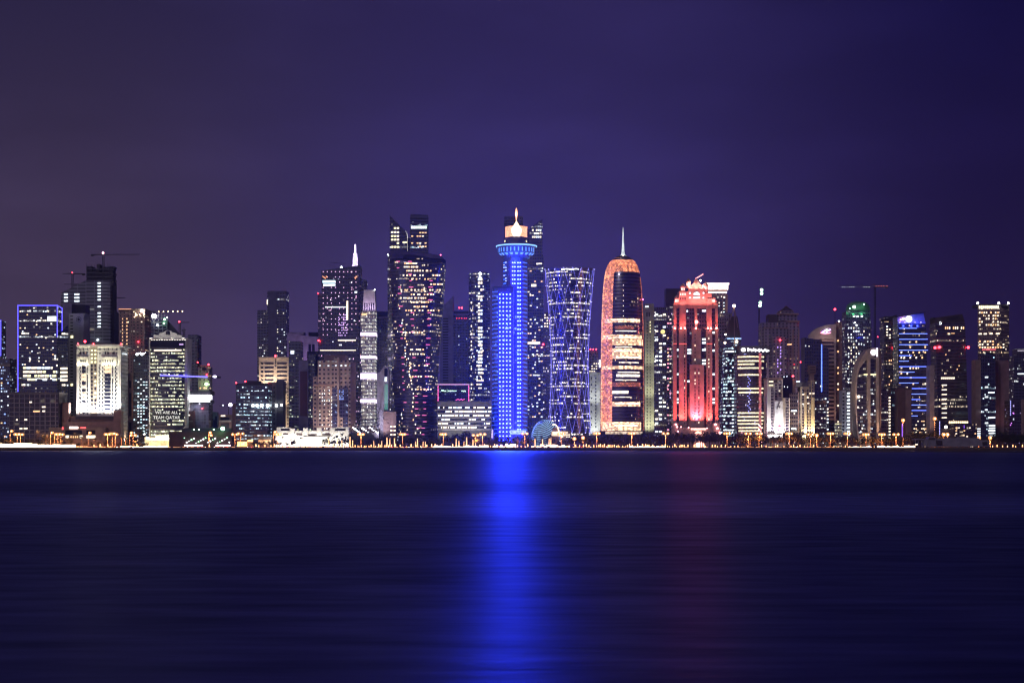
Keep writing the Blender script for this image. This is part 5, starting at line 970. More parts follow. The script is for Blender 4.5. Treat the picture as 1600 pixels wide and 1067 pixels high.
root('office_block', 'low block with lit floors in front of the navy glass block', 'building', 1283, 2160)
bx('facade', fac('f_low1', (.1, .08, .09), (.03, .025, .04), 2.6, 3.9, .55, .1, NEUT, COOL, (.3, 2), grp=2, v=(.35, .8)), 1273.4, 1291, 631, 2160, 18); bx('roof_slab', PINKST, 1272.8, 1291.6, 626.6, 2159.4, 19, 631.2)
# 50 green topped tower
root('office_tower', 'dark tower with green lit rounded top and white lit windows', 'tower', 1341, 2380)
f_ = fac('f_gtop', (.08, .07, .1), (.03, .03, .05), 3.4, 4.7, .4, .0, COOL, NEUT, (.2, 1.6), mu=.2, grp=2)
bx('facade', f_, 1320.5, 1361.5, 506, 2380, 34); bx('upper', fac('f_gup', (.04, .04, .06), (.02, .02, .04), 4, 5, .1, .0, COOL, COOL, (.2, 1)), 1322, 1360, 485.6, 2382, 30, 506)
lathe('green_crown', pm('green_metal', (.12, .3, .18), .5), 1340.6, 2398, [(486, 19.2), (481, 18.6), (476, 16.6), (472.6, 12), (471, 5)], 28); beacon(1334.6, 479.6, 2372, 2.2, em('green_star', (.75, 1, .85), 6)); beacon(1350, 475.4, 2376, 1, LGR); beacon(1328, 482, 2376, .8, LGR)
for x in (1328, 1341, 1354): spot(x, 487, 2364, (x, 476, 2392), (.1, 1, .3), 1800, 120)
for x, y in ((1335, 494), (1340, 494.4), (1347, 494), (1336, 504), (1338.4, 508), (1338.4, 517.5)): ball('facade_lamp', LWB, x, y, 2379, 1.0)
wins(1324, 1352, 7, 510, 600, 18, 2379.6, .5, [LW, LN], .4, .5, 80)
# 51 arch tower
root('arch_tower', 'tower under a pale sweeping quarter arch with two piers and a round white sign', 'tower', 1355, 2140)
PA = pm('arch_render', (.45, .37, .34), .7); f_ = fac('f_archt', (.03, .025, .035), (.014, .012, .025), 2.4, 4.4, .3, .06, COOL, NEUT, (.4, 2.2), mu=.08, grp=2)
q = lambda r, o, a: (1364-(28-o)*math.cos(math.radians(a)), 603-(60-o*1.5)*math.sin(math.radians(a)))
prof_ = [(1341.5, 690), (1338, 670), (1336.2, 640)]+[(1364-27.8*math.cos(math.radians(a)), 604-60.6*math.sin(math.radians(a))) for a in range(0, 91, 9)]+[(1374, 544)]
inn = [(1374, 551)]+[(1364-25.6*math.cos(math.radians(a)), 604-(46 if a > 40 else 50)*math.sin(math.radians(a))) for a in range(90, -1, -9)]+[(1338.2, 640), (1340.2, 670), (1344.5, 690)]
outline('glass_front', f_, [(p[0]+.6, p[1]+1) for p in prof_[:-1]]+[(1373, 546), (1373, 699), (1344, 699)], 2142, 22)
for k in range(len(prof_)-1):
    pass
m = MB(); A = [(wx(a, 2140), wz(b, 2140)) for a, b in prof_]; B = [(wx(a, 2140), wz(b, 2140)) for a, b in inn[::-1]]
inn2 = None; B = [B[min(len(B)-1, int(round(i*(len(B)-1)/(len(A)-1))))] for i in range(len(A))]
m.loft([[(x, 2138, z) for x, z in A], [(x, 2138, z) for x, z in B], [(x, 2142, z) for x, z in B]], cap=False, closed=False, upos=list(range(len(A)))); m.loft([[(x, 2166, z) for x, z in A], [(x, 2138, z) for x, z in A]], cap=False, closed=False, upos=list(range(len(A)))); m.build('arch_rib', PA, R)
bx('pier', PA, 1355.8, 1360.2, 546, 2136, 6); bx('pier', PA, 1370, 1373.8, 546, 2136, 6); outline('side_wall', PINKST, [(1373.9, 699), (1373.9, 545), (1375.4, 547), (1376.6, 552), (1377, 560), (1377, 699)], 2140, 20); bx('head_panel', DGLASS, 1360.4, 1370, 545, 2138.4, 3, 559); pane(em('white_edge', (.75, .7, 1), 3.4), 1369.6, 1371.2, 543.6, 557, 2135.6, 'edge_tube'); bx('sill_band', PA, 1360.4, 1370, 559, 2138, 3, 560.6)
m = MB(); c_ = (wx(1364.6, 2138), wz(550.4, 2138)); m.tube([(c_[0], 2138.2, c_[1]), (c_[0], 2137.2, c_[1])], 3.4, 20); m.build('disc_sign', em('disc_lilac', (.95, .9, 1), 3.5), R)
tube('antenna', DKMET, [(1371.6, 543, 2146), (1371.6, 527, 2146)], .25, 4); beacon(1371.6, 526.4, 2146, .7); beacon(1342, 619.6, 2136, 1.5, em('cone_lamp', (1, .8, .6), 12)); pane(LY, 1349.6, 1369, 584, 586, 2137.4)
for x, w_ in ((1358, 24000), (1371.6, 50000)): spot(x, 690, 2126, (x, 640, 2136), (1, .62, .36), w_, 60)
spot(1345, 690, 2120, (1340, 600, 2138), (1, .72, .6), 60000, 60); bx('entrance_canopy', em('arch_canopy', (1, .75, .5), 2.6, True, .5), 1336, 1364, 688.4, 2130, 4, 690)
# 52 white small block left of the arch
root('office_block', 'small white block with one lit window column, left of the arch tower', 'building', 1326, 2180)
bx('facade', pm('cool_white_render', (.48, .5, .56), .7), 1315.4, 1322, 610, 2180, 18); bx('facade_wing', fac('f_w52', (.3, .3, .34), (.02, .02, .03), 3.4, 4.6, .5, .05, COOL, COOL, (.5, 2.2), mu=.2), 1322, 1329, 609, 2181, 18); bx('blank_wall', PINKST, 1329, 1337, 608, 2179.4, 20); 
for k in range(13): pane(DGLASS, 1316.4, 1319.4, 614+k*5.6, 616.8+k*5.6, 2179.7); pane(LW, 1323.6, 1328, 613+k*5.4, 615.4+k*5.4, 2180.6)
spot(1318, 692, 2160, (1318, 650, 2180), (.85, .92, 1), 16000, 80); beacon(1310, 602, 2176, 1.3, LA) if False else None
root('office_block', 'low yellow lit block with three bright floors beside the small white block', 'building', 1311, 2170)
bx('facade', fac('f_low2', (.1, .09, .08), (.03, .03, .02), 2.4, 4.0, .8, .2, YEL, NEUT, (.5, 2), grp=3, v=(.3, .8)), 1307, 1315, 661, 2170, 14); bx('roof_slab', PINKST, 1306.6, 1315.4, 659.4, 2169.6, 15, 661.2)
# 53 blocks right of the arch tower
root('office_block', 'mid rise block with a bright column of lit windows, right of the arch tower', 'building', 1384, 2165)
bx('facade', fac('f_r53', (.2, .15, .14), (.03, .025, .03), 3.6, 4.7, .25, .05, NEUT, COOL, (.4, 2), mu=.12, v=(.35, .75)), 1375, 1388, 607, 2165, 18); bx('window_bay', BROWN, 1388, 1391.8, 606.4, 2164.4, 18)
for k in range(15): pane(LN, 1388.5, 1391.4, 620+k*4.8, 622.4+k*4.8, 2164.1)
root('office_block', 'dark teal narrow block beside the mid rise with lit window column', 'building', 1397, 2175)
bx('facade', fac('f_teal2', (.02, .025, .04), (.012, .02, .04), 2.4, 4, .03, .0, CYAN, CYAN, (.1, .6)), 1392, 1402.4, 605.4, 2175, 18)
root('plain_block', 'blank brown walled block in front of the blue striped tower', 'building', 1413, 2150)
bx('facade', pm('brown_wall', (.16, .09, .08), .8), 1403, 1424.4, 607, 2150, 20); bx('parapet', BROWN, 1402.6, 1424.8, 605.8, 2149.6, 21, 607.2); bx('side_bay', PINKST, 1415, 1424, 609, 2149, 1.4); pane(em('violet_slot', (.3, .1, 1), 1.2), 1409, 1411, 662, 682, 2149.6, 'violet_strip')
# 54 dark tower w/ crane like roof
root('office_tower', 'dark tower with thin slanted roof wing, left of the blue striped tower', 'tower', 1392, 2360)
bx('facade', fac('f_dk54', (.03, .025, .05), (.014, .013, .03), 2.8, 4.2, .18, .04, NEUT, WARM, (.3, 1.8), grp=2), 1381.6, 1402, 494, 2360, 28); pr('roof_wing', DKMET, [(1377, 2358, 500), (1401, 2358, 491.6), (1401, 2380, 491.6), (1377, 2380, 500)], 502)
wins(1384, 1401, 4, 508, 530, 5, 2359.6, .6, [LN, LW], .6, .5); wins(1388, 1394, 2, 560, 610, 8, 2359.6, .4, [LA], .5, .4); beacon(1397.6, 542.6, 2355, 1.6)
# 55 blue striped tower
root('office_tower', 'tower ruled with blue light bars, glowing blue crown and white disc sign', 'tower', 1427, 2260)
f_ = fac('f_bstr', (.03, .025, .06), (.013, .012, .035), 2.4, 4.3, .2, .03, WARM, NEUT, (.3, 2), grp=2)
lean('facade', f_, (1402.6, 1446.4, 505.6), (1404.5, 1452.6, None), 2260, 30); lean('crown', pm('blue_crown_panel', (.3, .32, .6), .5), (1402, 1443, 494.5), (1402.6, 1446.4, 505.4), 2259, 28, 488.2); outline('roof_wing', DKMET, [(1399, 494.6), (1446, 487.4), (1446, 488.4), (1399, 496)], 2256, 16)
for x in (1406, 1418, 1430, 1440): spot(x, 507.6, 2248, (x, 498, 2259), (.04, .07, 1), 6000, 130)
m = MB(); c_ = (wx(1420, 2258), wz(498.6, 2258)); m.tube([(c_[0], 2258.4, c_[1]), (c_[0], 2257, c_[1])], 4.0, 22); m.build('disc_sign', em('disc_white', (1, .97, .92), 5), R); ball('pink_lamp', em('forecourt_pink', (1, .6, .75), 8), 1411.4, 498, 2257, 1.6); ball('pink_lamp', em('forecourt_pink', (1, .6, .75), 8), 1407.4, 499.6, 2257, .9)
for x in (1406, 1414, 1420, 1430, 1439): ball('facade_lamp', LN, x, 503.6, 2257.6, .8)
for k, (a, b) in enumerate([(0, 28), (0, 44), (0, 44.6), (0, 45), (0, 45), (0, 20), (0, 15), (0, 46.4), (0, 24), (0, 46.8), (0, 30), (2, 47), (19, 47), (19, 33), (19, 47.4), (19, 47.8), (19, 29)]):
    t = 512.4+k*8.55; pane(BLUEB, 1405+a, 1405+min(b, 47.4), t, t+.95, 2259.3, 'light_bar')
wins(1406, 1448, 9, 530, 612, 10, 2259.6, .3, [LN, LA], .5, .35, 40); wins(1424, 1451, 9, 655, 690, 6, 2259.5, .5, [LA, LN], .7, .3, 30)
root('plain_slab', 'tall thin pinkish blank slab between the blue striped and the brown leaning tower', 'building', 1455, 2240)
bx('facade', pm('pinkish_slab', (.42, .33, .32), .7), 1452.8, 1460, 570.6, 2240, 20); spot(1454, 690, 2210, (1455, 640, 2240), (1, .6, .4), 30000, 60)
# 56 brown leaning tower
root('leaning_tower', 'dark brown tower leaning out to one side, open frame top and red beacons', 'tower', 1487, 2280)
f_ = fac('f_brownlean', (.05, .03, .04), (.02, .013, .02), 2.2, 4.4, .07, .03, (1, .75, .5), NEUT, (.3, 1.8), mu=.16, grp=3)
lean('facade', f_, (1461.4, 1508, 505), (1467.5, 1514, None), 2280, 32, 503); lean('roof_screen', BROWN, (1460.6, 1503.6, 496.6), (1461.4, 1508, 505), 2281, 28, 490.6); outline('roof_opening', DKMET, [(1478, 501), (1479, 497), (1499, 493.4), (1500, 499)], 2280.6, .3); bx('roof_lintel', DKMET, 1458, 1461, 495.8, 2280, 20, 497.4)
wins(1476, 1507, 10, 509.6, 515, 1, 2279.4, .8, [LN, LA], .6, .7); wins(1480, 1492, 4, 519, 526, 2, 2279.4, .5, [LA], .6, .4); wins(1470, 1492, 7, 588, 593.4, 1, 2279.4, .85, [LN], .7, .6); wins(1471, 1480, 1, 598, 656, 8, 2279.4, .8, [LN], .9, .25); wins(1472, 1513, 12, 657.6, 662, 1, 2279.3, .85, [em('window_gold', (1, .75, .4), 3)], .7, .8)
for x, y in ((1495.6, 577), (1498.6, 571.4), (1478, 554)): pane(LA, x-.7, x+.7, y-1, y+1, 2279.3)
m = MB(); c_ = (wx(1468.8, 2280), wz(505, 2280)); m.tube([(c_[0]-1, 2279, c_[1]-1.5), (c_[0]+1.2, 2279, c_[1]-1.4), (c_[0]+1.6, 2279, c_[1]+.6), (c_[0], 2279, c_[1]+1.6), (c_[0]-1.2, 2279, c_[1]+.6)], .5, 5); m.build('roof_sign', em('sign_soft', (.9, .95, 1), 2.4), R)
for x, y in ((1461, 543.4), (1468, 542.4), (1513, 542.8)): beacon(x, y, 2276, 1.9)
root('low_block', 'low brown podium block with a round white lamp under the brown leaning tower', 'building', 1490, 2150)
bx('facade', pm('brown_podium', (.14, .09, .08), .8), 1470, 1491, 670, 2150, 16); bx('wing', fac('f_low57', (.06, .04, .05), (.02, .016, .02), 3, 4.5, .2, .0, WARM, NEUT, (.4, 1.8)), 1491, 1527, 661, 2156, 16); ball('wall_lamp', em('soft_lamp', (1, .95, .85), 4), 1478, 667, 2148, 2.1)
for k in range(10): pane(em('blue_dash2', (.4, .4, 1), 2), 1467.6, 1468.8, 658+k*2.4, 659.6+k*2.4, 2149.6, 'light_dash')
wins(1492, 1526, 8, 666, 684, 4, 2155.6, .35, [LN, LA], .6, .35); pane(em('violet_slot', (.3, .1, 1), 1.2), 1506, 1507, 664, 669, 2155.5, 'violet_strip')
# 58 gridded tower
root('office_tower', 'gridded tower with warm lit top floors and three white roof lamps', 'tower', 1552, 2350)
f_ = fac('f_grid58', (.2, .12, .12), (.04, .025, .03), 3.2, 4.6, .32, .1, (1, .72, .42), NEUT, (.3, 1.8), mu=.2, v=(.25, .75), rough=.8, grp=3)
pr('facade', f_, [(1527.6, 2350, 479), (1562, 2350, 479), (1576.8, 2362, 479), (1576.8, 2385, 479), (1527.6, 2385, 479)]); bx('roof_frame', DKMET, 1527, 1577, 475.4, 2352, 26, 479.2)
wins(1529, 1561, 10, 476.8, 483, 1, 2349.4, .95, [LN, em('window_gold', (1, .75, .4), 3)], .75, .8); wins(1529, 1561, 9, 486, 510, 5, 2349.4, .65, [LN, LA], .6, .5, 40); wins(1529, 1570, 10, 531, 545, 3, 2349.4, .7, [LN, LA], .6, .5, 30)
for x in (1527.6, 1560.6, 1575.4): beacon(x, 473.6, 2350, 1.4, WHITEB)
for a, b, y in ((1529, 1534, 521.4), (1537, 1542, 521.4), (1546, 1551, 521), (1556, 1562, 521)): pane(LN, a, b, y-1, y+1.4, 2349.3)
for k in range(12): pane(em('red_dash', (1, .15, .2), 2.4), 1535+k*1.8, 1536+k*1.8, 545.4, 546.6, 2349.2, 'red_dash')
# 59 dark block and pink wall
root('office_tower', 'dark navy slab with white lit lower floors in front of the gridded tower', 'tower', 1544, 2200)
f_ = fac('f_nav59', (.025, .025, .05), (.012, .013, .035), 3, 4.4, .14, .08, CYAN, COOL, (.4, 2.2), grp=3, vlo=40, vhi=100)
pr('facade', f_, [(1532.6, 2200, 554), (1538, 2200, 550), (1550, 2200, 551), (1555.4, 2200, 555), (1555.4, 2225, 555), (1532.6, 2225, 554)]); bx('side_slab', PINKST, 1524.4, 1532.4, 562, 2206, 20); beacon(1538.4, 551.4, 2198, 1, LN)
for a, b, t in ((1539, 1544, 588), (1539, 1544, 603.6), (1544, 1554, 612), (1539, 1544, 619), (1539, 1543, 639), (1544, 1555, 651), (1539, 1544, 659.6), (1545, 1555, 663.6), (1545, 1555, 667.6), (1544, 1555, 671.4), (1545, 1555, 675.4), (1545, 1555, 680)): pane(LW, a, b, t, t+2.3, 2199.4)
for k in range(5): pane(LW, 1525, 1532, 669+k*3.6, 670.6+k*3.6, 2205.6)
root('plain_slab', 'tall blank pinkish wall slab right of the dark navy slab', 'building', 1565, 2230)
bx('facade', pm('pink_wall', (.26, .16, .17), .8), 1555.6, 1576.6, 564, 2230, 22); bx('shadow_gap', BROWN, 1562, 1563, 570, 2229.7, .4); spot(1566, 690, 2195, (1566, 630, 2230), (1, .4, .4), 16000, 60)
# 60 right edge
root('office_tower', 'dim grey tower with lit crown rows cut by the right edge of the harbour view', 'tower', 1596, 2380)
f_ = fac('f_redge', (.05, .045, .07), (.02, .02, .04), 2.8, 4.3, .12, .04, NEUT, COOL, (.3, 1.4), grp=3); bx('facade', f_, 1584.4, 1625, 556, 2380, 28); bx('upper', f_, 1589, 1625, 545, 2384, 22, 556)
pane(em('grey_strip', (.8, .7, .85), .5), 1590, 1602, 547, 549, 2383.6, 'lit_floor'); pane(LW, 1590, 1602, 583, 585, 2379.6, 'lit_floor')
root('office_block', 'low dark block with violet sparks at the right edge below the grey tower', 'building', 1590, 2200)
bx('facade', fac('f_rlow', (.06, .035, .05), (.02, .014, .03), 3, 4.3, .08, .0, (.6, .4, 1), COOL, (.3, 1.4), grp=2), 1577, 1625, 625, 2200, 22); bx('side_pier', PINKST, 1595.6, 1600.4, 624, 2199, 3)
for k in range(8): pane(em('blue_dash2', (.4, .4, 1), 2), 1578.6, 1579.6, 626+k*3, 628+k*3, 2199.6, 'light_dash')
for x, y in ((1583, 645), (1584, 646), (1579, 664), (1580.4, 661)): pane(em('violet_spark', (.7, .2, 1), 2.4), x-.6, x+.6, y-.8, y+.8, 2199.5, 'facade_light')
# low pier terminal on the spit
root('pier_building', 'long low pale pier building with open porch, dark on the sandbank at the right', 'building', 1487, 1700, z=.9)
TB = pm('terminal_render', (.3, .27, .3), .8)
def tb(name, a, b, t, dep=14, mat=TB, Y=1700, bot=697.4): return bx(name, mat, a, b, t, Y, dep, bot)
tb('hall', 1444, 1450, 686.4); tb('block', 1450, 1462, 682.6, 10, TB, 1698); tb('hall', 1462, 1480, 684.6); tb('long_shed', 1480, 1531, 684.2); tb('end_shed', 1531, 1546, 687.6); tb('porch_roof', 1429, 1444, 685.2, 12, TB, 1699, 687.2)
for x in (1430, 1434.6, 1439, 1443): bx('porch_post', TB, x, x+.7, 687.2, 1700, .6, 697.6)
for a, b, t, u in ((1463, 1472, 688, 694), (1451, 1461, 684, 687), (1535, 1542, 690, 694)): bx('dark_opening', BROWN, a, b, t, 1697.7, .4, u)
outline('roof_ridge', TB, [(1497, 684.3), (1500, 682.8), (1512, 682.6), (1516, 684.3)], 1702, 10); pane(LN, 1430, 1434, 693.4, 695.2, 1698.6)
# ------------------------------------------------------------------ tower cranes
def crane(px, Y, base, head, jib, cj, jrow, label, z=None, r=.6):
    root('tower_crane', label, 'crane', px, Y); mast = MB(); x = wx(px, Y); z0, z1 = wz(base, Y), wz(jrow, Y); s = 1.1
    for a, b in ((-s, -s), (s, -s), (s, s), (-s, s)): mast.tube([(x+a, Y+b, z0), (x+a, Y+b, z1)], .28, 4)
    k = z0
    while k < z1-2.4: mast.tube([(x-s, Y-s, k), (x+s, Y-s, k+2.4)], .16, 4); mast.tube([(x+s, Y-s, k), (x-s, Y-s, k+2.4)], .16, 4); k += 2.4
    mast.build('mast_lattice', DKMET, R); tube('jib', DKMET, [(px, jrow, Y), (jib, jrow-.4, Y)], .55, 4); tube('counter_jib', DKMET, [(px, jrow, Y), (cj, jrow, Y)], .8, 4); tube('cat_head', DKMET, [(px, jrow, Y), (px, head, Y)], .45, 4)
    tube('tie_bar', DKMET, [(px, head, Y), (px+(jib-px)*.6, jrow-.3, Y)], .14, 4); tube('tie_bar', DKMET, [(px, head, Y), (cj, jrow, Y)], .14, 4); bx('counterweight', CONCD, min(cj, cj+(px-cj)*.25), max(cj, cj+(px-cj)*.25), jrow, Y-.8, 1.6, jrow+2.2)
crane(161.5, 2452, 440, 395, 219, 142, 398, 'tower crane with pink lamp above the ragged unfinished tower'); beacon(161, 395.4, 2450, 1.6, em('pink_lamp', (1, .4, .5), 9))
crane(113.4, 2462, 452, 425.6, 98, 133, 428, 'left tower crane over the slanted wing of the unfinished tower'); beacon(113, 426, 2460, .8)
crane(117.4, 2472, 452, 443, 100, 132, 444.6, 'lower tower crane just behind the slanted wing, jib below its neighbour')
crane(180.6, 2480, 486, 462.6, 196, 176, 465.6, 'small tower crane with red lamp above the curved blue wing'); beacon(180, 464, 2478, 1.2)
crane(240, 2410, 500, 484.6, 285, 227, 487.4, 'tower crane with a row of amber lamps along its jib'); [beacon(248+k*7.4, 487-.1*k, 2408, .8, em('amber_lamp', (1, .75, .4), 8)) for k in range(6)]
crane(281, 2330, 524, 501.6, 296, 277, 504, 'tower crane with red lamp behind the roof ornament of the lettered tower'); beacon(280, 502.6, 2328, 1.2)
crane(287.6, 2340, 526, 512, 291, 284, 516, 'stubby tower crane beside the narrow grey unfinished tower')
crane(1367, 2420, 560, 445, 1316, 1388, 448, 'large dark tower crane with long jib, behind the arch tower', r=1.0)
for x in (1316, 1320, 1327, 1330, 1334, 1350, 1354, 1358): beacon(x, 448.4, 2418, .5, em('dim_lamp', (.8, .9, .8), 2))
for x in (1369, 1373, 1377, 1381, 1386): beacon(x, 447, 2418, .55, em('dim_red', (1, .2, .15), 2))
crane(1233, 2440, 482, 462, 1229, 1248, 470, 'thin tower crane behind the pyramid roofed classical tower') if False else None
# ------------------------------------------------------------------ waterfront: lamps, palms, trees, cars, lights
MARKS = [(16, 'the dark blue tower at the left edge'), (95, 'the concrete grid block'), (165, 'the white classical tower'), (209, 'the brown stone tower'), (232, 'the narrow dark tower'), (293, 'the lettered tower'), (366, 'the site hoarding'), (403, 'the dark teal block'),
 (430, 'the cream block'), (548, 'the white pavilion'), (590, 'the white tiered tower'), (607, 'the pale wedge slab'), (684, 'the twisted tower'), (768, 'the car park'), (826, 'the blue dotted tower'), (876, 'the striped dome'), (920, 'the latticed tower'), (938, 'the white slab'), (1007, 'the orange domed tower'), (1043, 'the cream slab tower'),
 (1125, 'the red floodlit tower'), (1152, 'the cone roofed tower'), (1198, 'the block with yellow bands'), (1234, 'the white arched block'), (1275, 'the golden arched block'), (1314, 'the finned tower'), (1376, 'the arch tower'), (1403, 'the mid rise with lit window column'), (1425, 'the blank brown block'), (1452, 'the blue striped tower'), (1462, 'the thin pinkish slab'), (1527, 'the brown leaning tower'), (1577, 'the dark navy slab'), (1700, 'the right edge block')]
def mark(px): return next(n for e, n in MARKS if px < e)
ORD = ['first', 'second', 'third', 'fourth', 'fifth', 'sixth', 'seventh', 'eighth', 'ninth', 'tenth', 'eleventh', 'twelfth', 'thirteenth', 'fourteenth', 'fifteenth', 'sixteenth', 'seventeenth', 'eighteenth', 'nineteenth', 'twentieth']
def nth(n): return ORD[n] if n < 20 else 'number %d' % (n+1)
def label_row(objs, what, prep='before'):
    """objs: (column, object, adjective); each gets a label from what stands behind it and its place in that short row"""
    d = {}
    for px, o, adj in sorted(objs, key=lambda t: t[0]): d.setdefault((mark(px), adj), []).append(o)
    for (mk, adj), L in d.items():
        for i, o in enumerate(L):
            a = (adj+' ' if adj else '')
            o['label'] = f'{a}{what} {prep} {mk}' if len(L) == 1 else f'{a}{what} {prep} {mk}, {nth(i)} from the left'
def clone(src, name, px, Y, z=G, rz=0, s=1.0, group=None, cat=None):
    o = src.copy(); C.objects.link(o); o.location = (wx(px, Y), Y, z); o.rotation_euler = (0, 0, rz); o.scale = (s, s, s); tag(o, None, cat, group)
    for ch in list(src.children):
        c = ch.copy(); C.objects.link(c); c.parent = o
        for g in list(ch.children): d = g.copy(); C.objects.link(d); d.parent = c
    return o
def proto(name):
    o = bpy.data.objects.new(name, None); C.objects.link(o); o.empty_display_size = 1; return o
HALO = em('lamp_halo', (1, .36, .1), 1.5, True)  # orange glare around each lamp core, built as an oversized glowing ball
POLE = pm('lamp_pole', (.35, .3, .26), .5, .3)
def lamp_proto(kind, h):
    p = proto('street_lamp'); m = MB(); m.tube([(0, 0, 0), (0, 0, h)], .34, 6, .2); m.build('pole', POLE, p)
    m = MB(); m.box(-.5, .5, -.5, .5, 0, .5); m.build('base', pm('lamp_base', (.2, .2, .2)), p)
    if kind == 'single': arms = [(1.9, 0)]
    elif kind == 'globe': arms = []
    else: arms = [(-2.6, 0), (2.6, 0), (-.9, -2.2), (.9, 2.2)] if kind == 'cluster' else [(-2.5, 0), (2.5, 0)]
    for ax, ay in arms:
        m = MB(); m.tube([(0, 0, h-.6), (ax*.6, ay*.6, h+.1), (ax, ay, h)], .14, 5); ar_ = m.build('arm', POLE, p)
        m = MB(); m.ball((ax, ay, h-.1), 2.1, 10, 6, .8); m.build('lamp_halo', HALO, ar_, True); m = MB(); m.ball((0, 0, 0), 1, 8, 5); m.v = [(ax+v[0]*1.1, ay+v[1]*2.4, h-.1+v[2]*.95) for v in m.v]; m.build('lamp_core', WARMB, ar_, True)
    if kind == 'globe': m = MB(); m.ball((0, 0, h+.8), 2.4, 10, 6); m.build('lamp_halo', HALO, p, True); m = MB(); m.ball((0, 0, 0), 1, 8, 5); m.v = [(v[0]*1.6, v[1]*2.7, h+.8+v[2]*1.6) for v in m.v]; m.build('lamp_core', WARMB, p, True)
    return p
LP = [(16, 673.5, 'single', 2044), (27, 678, 'cluster', 2014.9), (32, 678.5, 'double', 2046), (79, 675.5, 'single', 2044), (85, 678.5, 'single', 2042), (90.5, 678.5, 'cluster', 2014.9), (95, 679, 'double', 2046), (138, 676, 'single', 2046), (168, 678, 'cluster', 2014.9), (175.5, 677.5, 'cluster', 2044), (180, 679, 'single', 2041), (203, 675.5, 'single', 2042), (208, 680, 'double', 2050), (326, 675, 'single', 2015), (327.6, 680, 'single', 2044), (367, 678.5, 'double', 2040), (376, 677, 'double', 2044), (427.6, 674.5, 'single', 2042), (434, 678.5, 'cluster', 2014.9), (564, 678.5, 'cluster', 2014.9), (629, 678.5, 'cluster', 2014.9), (692.5, 678.5, 'cluster', 2014.9), (754, 678, 'double', 2014.9), (743, 680, 'double', 2046), (820, 677.5, 'double', 2046), (877, 677.5, 'double', 2014.9), (897.5, 686.5, 'globe', 2040), (911, 685.5, 'globe', 2042), (932.5, 677.5, 'cluster', 2014.9), (987, 677.5, 'cluster', 2014.9), (1040, 677.5, 'double', 2014.9), (1136, 677.5, 'cluster', 2014.9), (1169, 677, 'double', 2044), (1186, 677, 'double', 2046), (1233, 677.5, 'cluster', 2042), (1266, 678, 'double', 2042), (1276, 681, 'globe', 2040), (1297.6, 677.5, 'cluster', 2042), (1324, 677.5, 'cluster', 2042), (1353, 678.5, 'cluster', 2042), (1378, 678.5, 'cluster', 2042), (1400, 678.5, 'double', 2042), (1411, 657, 'globe', 2044), (1460.6, 655.5, 'globe', 2046), (1474.5, 680, 'globe', 2042), (1480.4, 680, 'globe', 2044), (1529.6, 685.5, 'globe', 2042), (1547, 685, 'globe', 2044)]
cache = {}; lst = []
NAMEK = {'single': 'one armed orange', 'double': 'two headed orange', 'cluster': 'four headed orange', 'globe': 'single globe orange'}
for px, py, kind, Y in LP:
    h = round(wz(py, Y)-G, 1); key = (kind, round(h))
    if key not in cache: cache[key] = lamp_proto(kind, round(h)); first = True
    else: first = False
    o = cache[key] if first else clone(cache[key], 'street_lamp', px, Y)
    o.location = (wx(px, Y), Y, G); tag(o, None, 'street lamp', 'orange street lamps along the corniche'); R = o; spot(px, py+2, Y-4.4, (px, 720, Y+3), (1, .3, .09), 40000, 160); R = None; lst.append((px, o, NAMEK[kind]))
label_row(lst, 'street lamp')
# small lanterns on the promenade
p = proto('bollard_lamp'); m = MB(); m.tube([(0, 0, 0), (0, 0, 1.0)], .3, 6); m.build('post', POLE, p); m = MB(); m.tube([(0, 0, 1.0), (0, 0, 3.2)], .5, 6, .35); m.build('lantern', em('lantern_glow', (1, .46, .17), 4.5, True), p); m = MB(); m.tube([(0, 0, 3.2), (0, 0, 3.5)], .6, 6); m.build('cap', POLE, p)
bl = []; k = 0; px = 399.0; RB = random.Random(3)
pos = [106.6, 117.4, 146.8, 156.5, 168.4, 178.4, 214, 216.4, 327, 399.8]
while px < 1062:
    px += RB.choice([4.2, 5.4, 6.2, 7.5, 9.5]) if not (548 < px < 605 or 925 < px < 1062) else RB.choice([2.6, 3.4, 4.6])
    pos.append(px)
pos += [1066, 1069, 1075, 1084.6, 1100, 1102.4, 1113, 1117.4, 1121, 1127, 1133.6, 1142, 1148, 1153, 1168.6, 1190, 1197, 1212, 1215, 1225, 1236, 1240, 1246, 1250, 1257, 1262, 1266, 1271.4, 1277.6, 1303, 1309.6, 1321, 1328, 1345, 1366, 1372, 1384, 1402, 1408.6, 1420, 1551, 1558, 1566.6, 1574, 1582.6, 1587, 1597.6]
for px in pos:
    Y = RB.uniform(2004.4, 2012); s = RB.choice([.6, .8, 1.0, 1.15, 1.35]) if px < 1062 else RB.choice([.55, .7, .85, 1.1])
    o = p if k == 0 else clone(p, 'bollard_lamp', px, Y, G, 0, s); k += 1; o.location = (wx(px, Y), Y, G); o.scale = (s,)*3; tag(o, None, 'bollard lamp', 'small glowing lanterns along the promenade'); bl.append((px, o, ''))
label_row(bl, 'small glowing promenade lantern')
